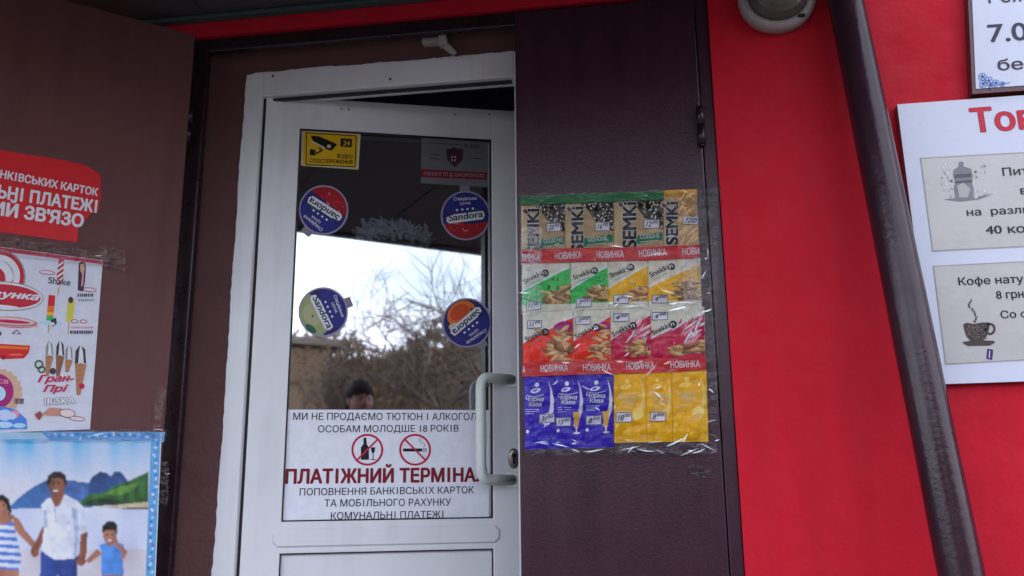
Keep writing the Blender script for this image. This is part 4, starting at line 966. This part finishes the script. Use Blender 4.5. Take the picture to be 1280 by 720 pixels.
A = Art(SIDE, .0022); z3 = lambda x, y: (x / 3.6, 520 + y / 3.6)
A.slab([(-170, 546), (0, 540.5), (206.5, 540.5), (204, 553), (200.5, 553), (193, 720), (190, 800), (-170, 860)], skyb, .001)
fp = A.build("family_poster", None, "family beach poster in a blue patterned border at the lower left of the brown door", "poster")
def family_picture():
    gx, gy = np.arange(-70, 190.1, 1.0), np.arange(549, 800, 1.0)          # one point per photo pixel, about 2 mm
    X, Y = np.meshgrid(gx, gy, indexing='ij'); rs = np.random.RandomState(4); sh = X.shape
    n1, n2, n3 = soft_noise(sh, (9, 7), rs), soft_noise(sh, (40, 36), rs), soft_noise(sh, (22, 3), rs)
    zx, zy = X * 3.6, (Y - 520) * 3.6; C = np.zeros(sh + (3,)); rgb = lambda *c: np.array(lin(c))
    def put(m, c, k=1): C[m] = c[None, :] * (k[m][:, None] if isinstance(k, np.ndarray) else k)
    def pl(pts, c, lr=0, tb=0, nz=.12):
        m = in_poly(zx, zy, pts); xs = [p[0] for p in pts]; ys = [p[1] for p in pts]
        u = (zx - min(xs)) / (max(xs) - min(xs)) - .5; v = (zy - min(ys)) / (max(ys) - min(ys)) - .5
        put(m, c, np.clip(1 + lr * u + tb * v + nz * (n2 - .5) * 2, .15, 1.6)); return m
    def el(cx, cy, rx, ry, c, lr=0, tb=0):
        q = ((zx - cx) / rx) ** 2 + ((zy - cy) / ry) ** 2; put(q < 1, c, np.clip(1.08 + lr * (zx - cx) / rx + tb * (zy - cy) / ry - .28 * q, .15, 1.6))
    t = np.clip((zy - 100) / 220, 0, 1)[..., None]; k = n3[..., None]
    C[:] = rgb(120, 190, 235) * (1 - t) * (.4 + k) + rgb(222, 220, 236) * (t + (1 - t) * (.6 - k)); C[:] = np.clip(C, 0, .82)
    pl(((-300, 470), (-100, 430), (50, 400), (80, 372), (120, 340), (165, 310), (205, 290), (300, 290), (340, 296), (400, 300), (420, 410), (60, 428), (-300, 480)), rgb(70, 116, 178), -.3, .5, .2)
    pl(((250, 330), (300, 288), (345, 292), (380, 320), (380, 405), (300, 408)), rgb(72, 108, 170), .3, .3, .25)
    pl(((395, 400), (400, 298), (412, 276), (450, 250), (480, 256), (500, 272), (515, 250), (540, 250), (560, 272), (580, 300), (560, 400)), rgb(48, 82, 142), .5, .4, .3)
    pl(((330, 405), (370, 380), (400, 352), (470, 345), (520, 310), (570, 296), (600, 282), (667, 251), (667, 388), (560, 396), (430, 406)), rgb(52, 104, 44), -.2, -.5, .55)
    pl(((470, 350), (540, 318), (620, 300), (600, 336), (520, 360)), rgb(98, 150, 60), 0, -.3, .5); pl(((360, 402), (420, 372), (520, 372), (560, 392), (440, 404)), rgb(26, 62, 30), 0, 0, .5)
    m = (zy > 418 - (zx - 60) * .02); put(m, rgb(206, 212, 236), np.clip(.86 + .3 * n1 + .1 * n3, .6, 1.2))
    m = m & (zy > 600); put(m, rgb(214, 206, 214), np.clip(.82 + .34 * n1, .6, 1.2))
    pl(((430, 412), (560, 396), (668, 386), (668, 412), (560, 416)), rgb(206, 190, 160), 0, 0, .2); pl(((540, 415), (668, 411), (668, 421), (560, 421)), rgb(44, 44, 50))
    s1, s2 = rgb(146, 88, 66), rgb(178, 120, 96); hr = rgb(30, 22, 24); wh = rgb(226, 228, 242); jn = rgb(52, 74, 146); bl = rgb(86, 146, 224)
    # mother
    pl(((-40, 670), (84, 670), (80, 960), (-40, 960)), s2, .4, 0); m = pl(((-40, 452), (0, 470), (20, 455), (58, 452), (70, 520), (98, 640), (84, 692), (-40, 690)), wh, -.2, 0, .08)
    put(m & (np.sin((zy - zx * .06) * math.pi / 17 + .5 * n1) > .1), rgb(84, 128, 214), .9 + .2 * n2)
    pl(((-36, 428), (30, 432), (64, 448), (52, 478), (-36, 500)), s2, -.4); pl(((56, 448), (84, 462), (112, 512), (168, 580), (156, 604), (92, 540), (66, 510)), s2, -.3, .2)
    el(6, 410, 32, 46, s2, -.2, .1); pl(((-40, 400), (-30, 366), (10, 352), (40, 374), (52, 432), (40, 446), (30, 400), (8, 378), (-10, 392)), hr, .3, 0, .5); el(12, 432, 7, 3, rgb(170, 70, 70)); el(16, 402, 4, 3, hr)
    # father
    pl(((184, 605), (240, 636), (330, 636), (350, 620), (342, 960), (272, 960), (258, 690), (245, 960), (170, 960)), jn, -.4, -.2, .25)
    pl(((190, 498), (222, 506), (170, 612), (144, 602)), s1, .4, .2); pl(((356, 526), (393, 520), (391, 610), (376, 672), (346, 668), (352, 630)), s1, -.5, .1); el(157, 610, 19, 26, s1, .2, .2); el(364, 654, 22, 20, s1, -.2, .2)
    pl(((232, 330), (284, 330), (294, 362), (268, 408), (248, 410), (230, 372)), s1, .3, .3)
    pl(((226, 366), (250, 410), (268, 402), (290, 352), (345, 380), (378, 412), (391, 522), (362, 533), (356, 622), (330, 642), (250, 648), (205, 622), (188, 604), (196, 508), (186, 400), (205, 378)), wh, -.22, .05, .14)
    pl(((322, 410), (346, 420), (356, 540), (350, 618), (328, 636), (338, 540)), rgb(176, 190, 222), .2, 0, .2); pl(((232, 376), (250, 412), (250, 470), (240, 400)), rgb(190, 198, 226)); pl(((196, 420), (210, 430), (216, 500), (198, 506)), rgb(184, 194, 222), .2)
    el(254, 312, 36, 50, s1, .28, -.05); pl(((210, 306), (214, 270), (238, 252), (276, 252), (298, 270), (300, 306), (292, 322), (286, 288), (264, 278), (232, 284), (222, 308)), hr, .2, 0, .5)
    for x_ in (240, 264): el(x_, 304, 6, 3.4, hr); pl(((x_ - 9, 295), (x_ + 8, 293), (x_ + 9, 297), (x_ - 8, 299)), hr)
    el(250, 320, 5, 11, s1 * 1.25, .3); el(250, 337, 13, 5, wh); el(250, 342, 12, 3, rgb(150, 70, 64)); el(290, 316, 5, 11, s1 * .8)
    for k in range(4): el(249, 422 + k * 17, 3.4, 3.4, rgb(150, 156, 176))
    # boy
    pl(((460, 706), (554, 706), (552, 960), (520, 960), (508, 730), (494, 960), (462, 960)), s2, -.2)
    pl(((446, 580), (488, 566), (530, 568), (556, 578), (562, 612), (552, 642), (556, 714), (456, 716), (456, 612)), bl, -.35, -.1, .2); pl(((438, 598), (460, 618), (400, 664), (384, 650)), s2, .3, .2)
    pl(((474, 560), (512, 560), (508, 584), (484, 584)), s2 * .8); el(494, 538, 30, 38, s2, -.15, .1); pl(((458, 532), (460, 496), (480, 475), (510, 473), (528, 492), (526, 532), (516, 512), (474, 512)), hr, .3, 0, .5)
    for x_ in (482, 506): el(x_, 534, 4.6, 3.4, hr)
    el(493, 548, 4, 6, s2 * 1.2); el(494, 560, 10, 4.4, wh); pl(((508, 572), (526, 566), (574, 612), (558, 644), (540, 638), (550, 616)), s2, -.4, .2); el(520, 566, 12, 12, s2, 0, .2)
    C[:] = blur(C, 2) * (.94 + .1 * n1[..., None])
    P0 = [uv(SIDE, x, y, .0026) for x, y in zip(X.ravel(), Y.ravel())]; u0, v0 = BASE[fp.name]
    ns = sh[1]; me = bpy.data.meshes.new("beach_picture")
    me.from_pydata([(u - u0, -.0040 - .0007 * noise.noise(Vector((u * 16, v * 5, 0))), v - v0) for u, v in P0], [], [(i * ns + j, i * ns + j + 1, (i + 1) * ns + j + 1, (i + 1) * ns + j) for i in range(sh[0] - 1) for j in range(ns - 1)])
    me.materials.append(print_mat("poster_print", .3, .3)); at_ = me.color_attributes.new("print", 'FLOAT_COLOR', 'POINT')
    at_.data.foreach_set("color", np.dstack([np.clip(C, 0, .85), np.ones(sh)]).astype(np.float32).ravel()); me.polygons.foreach_set("use_smooth", [True] * len(me.polygons)); me.update()
    o = bpy.data.objects.new("beach_picture", me); COL.objects.link(o); o.parent = fp
family_picture()
A = Art(SIDE, .0050); bb = ink("ink_border_blue", (96, 170, 222)); bl = ink("ink_border_lilac", (140, 120, 186))
A.poly([(53, 539.4), (189, 539.8), (189, 550.4), (62, 550)], bb, 1); A.poly([(189.5, 539.6), (201, 541), (193.6, 720), (190, 800), (179, 800), (182.4, 720)], bb, 1.2); A.poly([(201.4, 541), (206, 541), (205, 552), (201, 552)], bb, 1)
rs = random.Random(12)
for k in range(60):
    if k < 24: x, y = 64 + k * 5.2, 545 + rs.uniform(-2.5, 2.5)
    else: t = (k - 24) / 36; y = 545 + t * 175; x = 195 - t * 7 + rs.uniform(-3.4, 3.4)
    A.ell(x, y, rs.uniform(1.5, 3.2), rs.uniform(1, 2), (bl, ink("ink_sky_pale", (196, 212, 232)), blue, ink("ink_sky_white", (214, 216, 230)))[k % 4], 2, rs.uniform(0, 180), 10)
A.line([(201.3, 541), (193.8, 720)], 1.2, white, 2)
A.build("border", fp)
film([(-2, 536), (208, 537), (206, 552), (-2, 553)], .008, .003, "clear_tape", "crinkled clear tape along the top edge of the family poster", "tape", 90, 10, 40, 15, fr=SIDE, folds=1)
film([(-2, 296), (134, 312), (134, 334), (-2, 318)], .007, .003, "clear_tape", "clear tape across the top edge of the ice cream poster", "tape", 70, 12, 44, 19, fr=SIDE, folds=1)
film([(124, 306), (158, 312), (156, 340), (120, 330)], .007, .003, "clear_tape", "crumpled clear tape at the top right corner of the ice cream poster", "tape", 24, 16, 60, 23, fr=SIDE, folds=1)
film([(200, 575), (211, 578), (210, 632), (198, 630)], .006, .003, "clear_tape", "strip of clear tape at the right edge of the family poster", "tape", 10, 24, 60, 27, fr=SIDE, folds=1)
film([(196, 484), (207, 488), (200, 540), (190, 540)], .008, .004, "clear_tape", "loose curl of clear tape sticking up above the family poster", "tape", 8, 24, 60, 31, fr=SIDE, folds=1, curl=-.01)

# ================================================================== what the glass reflects
bark = M("bark", (.075, .058, .048), .9, var=(8, .3))
def bare_tree(x, y, h, seed, lean, label):
    rs = random.Random(seed); t = empty("bare_tree", label, "tree", (x, y, GZ), 0, "bare trees across the road")
    tb, cb_ = bmesh.new(), bmesh.new()
    def grow(bm, p, d, ln, r, dep):
        n = 4; pts = [p]; rr = [r]
        for k in range(n):
            d = (d + Vector((rs.gauss(0, .13), rs.gauss(0, .13), rs.gauss(0, .10) + .03))).normalized(); p = p + d * (ln / n); pts.append(p); rr.append(r * (1 - .45 * (k + 1) / n))
        tube(bm, pts, rr, 8 if dep == 0 else (5 if dep < 3 else 3), False)
        if dep >= 4: return
        for k in range(5 if dep < 3 else 4):
            f = rs.uniform(.35, 1); i = min(n - 1, int(f * n)); q = pts[i].lerp(pts[i + 1], f * n - i)
            a = d.orthogonal().normalized(); a.rotate(Matrix.Rotation(rs.uniform(0, 6.28), 3, d)); nd = (d * .75 + a * rs.uniform(.5, .95)).normalized()
            grow(cb_, q, nd, ln * rs.uniform(.58, .8), max(.0085, rr[i] * rs.uniform(.55, .72)), dep + 1)
    grow(tb, Vector((0, 0, 0)), Vector((lean, 0, 1)).normalized(), h * .36, h * .017, 0)
    link("trunk", tb, bark, t); link("crown", cb_, bark, t); return t
bare_tree(5.0, -9.6, 6.6, 4, -.42, "leaning bare tree nearest to the glass, mirrored above the pull handle")
bare_tree(4.9, -12.2, 6.4, 9, -.1, "taller bare tree standing behind the leaning one, mirrored in the door glass")
bare_tree(3.9, -14.2, 4.6, 21, .1, "low bare tree in front of the brown garage, mirrored in the door glass")
bare_tree(7.5, -13.5, 5.4, 33, 0, "bare tree at the edge of the road beyond the others")
bare_tree(-9, -16, 6, 40, .05, "bare tree on the far left across the road")
wallb = M("ochre_render", (.060, .042, .030), .85, [(8, .01)], (1.2, .25)); wallg = M("brown_brick", (.075, .05, .038), .85, [(20, .01)], (2, .3)); roofm = M("roof_felt", (.05, .045, .045), .8, var=(3, .2)); wing = M("window_dark", (.03, .035, .04), .12)
def house(x0, x1, y1, dep, h, wm, name, label, cat, wins, rows=1):
    t = empty(name, label, cat, ((x0 + x1) / 2, y1, GZ)); hw = (x1 - x0) / 2
    bm = bmesh.new(); box(bm, -hw, hw, -dep, 0, 0, h - .02); link("wall", bm, wm, t)
    bm = bmesh.new(); box(bm, -hw - .25, hw + .25, -dep - .25, .25, h - .018, h + .16, .01); link("roof", bm, roofm, t)
    for r in range(rows):
        for k in range(wins):
            cx = -hw + (k + .5) * 2 * hw / wins; cz = h * (r + .5) / rows
            bm = bmesh.new(); box(bm, cx - .6, cx + .6, .002, .05, cz - .65, cz + .65, .01); wn = link("window", bm, pvc, t)
            bm = bmesh.new(); box(bm, cx - .52, cx + .52, .05, .058, cz - .57, cz + .57); link("pane", bm, wing, wn)
    return t
house(-7, 4.15, -17, 6, 4.25, wallb, "brown_garage", "low ochre rendered building across the road, mirrored at the left of the door glass", "building", 3)
house(5.2, 20, -23, 7, 4.7, wallg, "brick_house", "long brown brick building behind the bare trees, mirrored in the door glass", "building", 5)
house(35, 53, -62, 12, 17.5, M("pale_render", (.5, .48, .45), .8, var=(1, .1)), "apartment_block", "pale apartment block far behind the trees, mirrored at the right edge of the glass", "building", 7, 6)
bm = bmesh.new(); rs = random.Random(31)
for k in range(38000):
    x = rs.uniform(2.9, 19); top = 4.7 + 1.1 * noise.noise(Vector((x * .45, 0, 2))) + .6 * noise.noise(Vector((x * 1.7, 4, 2)))
    z = top * rs.random() ** .85; p = Vector((x, -18.5 + rs.gauss(0, .9), z)); d = Vector((rs.gauss(0, 1), rs.gauss(0, .5), rs.gauss(0, 1))).normalized(); q = d.orthogonal().normalized() * rs.uniform(.02, .07); d *= rs.uniform(.06, .24)
    bm.faces.new([bm.verts.new(v) for v in (p - q, p + d * .5 - q * 1.2, p + d, p + q)])
tag(link("dry_thicket", bm, M("dry_leaves", (.070, .050, .035), .9, var=(.9, .45)), loc=(0, 0, GZ)), "mass of dry brown brushwood across the road, mirrored in the lower door glass", "thicket", kind="stuff")

# ------------------------------------------------------------------ the photographer, mirrored in the glass
jacket = M("jacket_cloth", (.035, .03, .035), .8, [(90, .002)], (20, .2)); trous = M("trouser_cloth", (.03, .035, .05), .85, var=(20, .2)); skm = M("skin", (.30, .155, .11), .5, var=(20, .08)); hairm = M("hair", (.006, .004, .004), .75, [(70, .006)], (30, .3), spec=.15); shoe = M("shoe_leather", (.02, .018, .018), .4)
def skinned(name, verts, edges, rad, mat, parent, root=0, sub=2, mats=None):
    bm = bmesh.new(); sl_ = bm.verts.layers.skin.verify(); vs_ = [bm.verts.new(v) for v in verts]
    for a, b in edges: bm.edges.new((vs_[a], vs_[b]))
    for v, r in zip(vs_, rad): v[sl_].radius = r if isinstance(r, tuple) else (r, r); v[sl_].use_root = False
    vs_[root][sl_].use_root = True
    o = link(name, bm, mat, parent); m = o.modifiers.new("skin", 'SKIN'); m.use_smooth_shade = True; s_ = o.modifiers.new("sub", 'SUBSURF'); s_.levels = s_.render_levels = sub
    dg = bpy.context.evaluated_depsgraph_get(); me = bpy.data.meshes.new_from_object(o.evaluated_get(dg)); o.modifiers.clear(); old = o.data; o.data = me; bpy.data.meshes.remove(old)
    if not me.materials: me.materials.append(mat)
    for p in me.polygons: p.use_smooth = True
    return o
PX, PY = .10, -2.60
per = empty("person", "person in a dark jacket holding up a phone, mirrored in the door glass", "person", (PX, PY, GZ))
V = [(0, 0, .92), (0, 0, 1.08), (0, -.005, 1.24), (0, 0, 1.38), (0, .005, 1.475), (0, .02, 1.56),            # pelvis..neck..skull base
     (.09, 0, .88), (.10, .015, .50), (.11, -.02, .09), (.12, .12, .045),
     (-.09, 0, .88), (-.10, .015, .50), (-.11, -.02, .09), (-.12, .12, .045),
     (.18, 0, 1.39), (.235, -.02, 1.13), (.04, .27, 1.10), (-.18, 0, 1.39), (-.255, -.02, 1.13), (-.235, .255, 1.10)]
Ed = [(0, 1), (1, 2), (2, 3), (3, 4), (4, 5), (0, 6), (6, 7), (7, 8), (8, 9), (0, 10), (10, 11), (11, 12), (12, 13), (3, 14), (14, 15), (15, 16), (3, 17), (17, 18), (18, 19)]
Rd = [(.15, .11), (.14, .10), (.155, .11), (.15, .10), .058, .055, .085, .058, .042, .038, .085, .058, .042, .038, .065, .046, .027, .065, .046, .027]
body = skinned("body", V, Ed, Rd, jacket, per)
bmats = [jacket, trous, skm, shoe]
for m in bmats[1:]: body.data.materials.append(m)
for p in body.data.polygons:
    c = p.center
    p.material_index = 3 if c.z < .085 else (1 if c.z < .90 else (2 if (c.z > 1.47 or c.y > .235) else 0))
# head with a face
bm = bmesh.new(); bmesh.ops.create_uvsphere(bm, u_segments=40, v_segments=28, radius=1)
for v in bm.verts:
    x, y, z = v.co
    n = Vector((x * .076, y * .096, z * .118))
    if z < 0: n.x *= 1 - .32 * z * z; n.y += .012 * -z * (y > 0)
    if y > .3:
        d2 = (x / .16) ** 2
        n.y += .017 * math.exp(-d2) * math.exp(-((z + .12) / .22) ** 2) + .006 * math.exp(-(x / .3) ** 2 - ((z + .52) / .1) ** 2)
        for sx in (-1, 1): n.y -= .009 * math.exp(-((x - sx * .38) / .17) ** 2 - ((z - .06) / .12) ** 2)
        n.y += .006 * math.exp(-((z - .22) / .1) ** 2) + .008 * math.exp(-((z + .8) / .16) ** 2 - (x / .4) ** 2)
    v.co = n
for f in bm.faces: f.smooth = True
HC = Vector((0, .035, 1.62))
for sx in (-1, 1):
    t = bmesh.new(); bmesh.ops.create_uvsphere(t, u_segments=14, v_segments=10, radius=1)
    for v in t.verts: v.co = Vector((sx * .077 + v.co.x * .009, -.004 + v.co.y * .017, -.004 + v.co.z * .03))
    for f in t.faces: f.smooth = True
    join(bm, t, 0)
    t = bmesh.new(); bmesh.ops.create_uvsphere(t, u_segments=14, v_segments=10, radius=.0115)
    for v in t.verts: v.co += Vector((sx * .029, .079, .006))
    for f in t.faces: f.smooth = True
    join(bm, t, 1)
    t = bmesh.new(); bmesh.ops.create_uvsphere(t, u_segments=10, v_segments=8, radius=.0055)
    for v in t.verts: v.co += Vector((sx * .029, .0876, .006))
    join(bm, t, 2)
box(bm, -.022, .022, .088, .0925, -.064, -.058, .002, 3)
link("head", bm, [skm, M("eye_white", (.22, .20, .19), .3), M("iris", (.03, .015, .01), .2), M("lips", (.36, .12, .10), .45)], per, loc=HC)
bm = bmesh.new(); bmesh.ops.create_uvsphere(bm, u_segments=40, v_segments=28, radius=1)
kill = []
for v in bm.verts:
    x, y, z = v.co; hl = .0 + .20 * noise.noise(Vector((x * 8, y * 8, 1))) + .20 * max(0, y) + (-.5 if y < -.1 else 0)
    k = 1.14 + .12 * noise.noise(Vector((x * 6, y * 6, z * 6))); v.co = Vector((x * .076 * k * 1.03, y * .096 * k - .004, z * .118 * k))
    if z < hl: kill.append(v)
bmesh.ops.delete(bm, geom=kill, context='VERTS')
for f in bm.faces: f.smooth = True
link("hair", bm, hairm, per, loc=HC)
# hands round the phone, each finger its own bent chain rooted in the palm
ph = empty("smartphone", "black phone held in both hands of the mirrored person", "phone", (0, -2.272, GZ + 1.06))
bm = bmesh.new(); box(bm, -.078, .078, -.004, .004, 0, .075, .003, 0, 3); link("body", bm, M("phone_black", (.01, .01, .012), .2), ph)
bm = bmesh.new(); box(bm, -.072, .072, -.0048, -.0042, .004, .071); link("screen", bm, M("phone_screen", (.015, .015, .02), .08), ph)
def hand(sx):
    wx, wy, wz = (.04 if sx > 0 else -.235), .262, 1.10       # wrist in person space
    px_ = (0 - PX) + sx * .078                                # phone edge in person space
    W_ = Vector((wx, wy, wz)); Pm = Vector((px_ + sx * .028, .318, 1.09))
    vv = [W_, W_.lerp(Pm, .5), Pm]; ee = [(0, 1), (1, 2)]; rr = [.024, (.026, .020), (.026, .018)]
    for k, (dz, ln) in enumerate(((.030, .066), (.012, .074), (-.006, .068), (-.022, .054))):
        b = len(vv); r0 = Pm + Vector((0, .006, dz)); d = Vector((-sx * .75, .30, .05 - k * .05)).normalized()
        p1 = r0 + Vector((sx * .004, .022, 0)); p2 = p1 + Vector((-sx * .022, .014, 0)) * (ln / .066); p3 = p2 + Vector((-sx * .026, -.001, 0)) * (ln / .066)
        vv += [r0, p1, p2, p3]; ee += [(2, b), (b, b + 1), (b + 1, b + 2), (b + 2, b + 3)]; rr += [.0115, .0095, .0088, .0078]
    b = len(vv); t0 = Vector((W_.x * .45 + Pm.x * .55, .296, Pm.z + .022)); vv += [t0, t0 + Vector((-sx * .020, .010, .014)), Vector((px_ - sx * .012, .318, Pm.z + .026))]; ee += [(1, b), (b, b + 1), (b + 1, b + 2)]; rr += [.0125, .0108, .0088]
    skinned("hand", vv, ee, rr, skm, per, 0, 2)
hand(1); hand(-1)
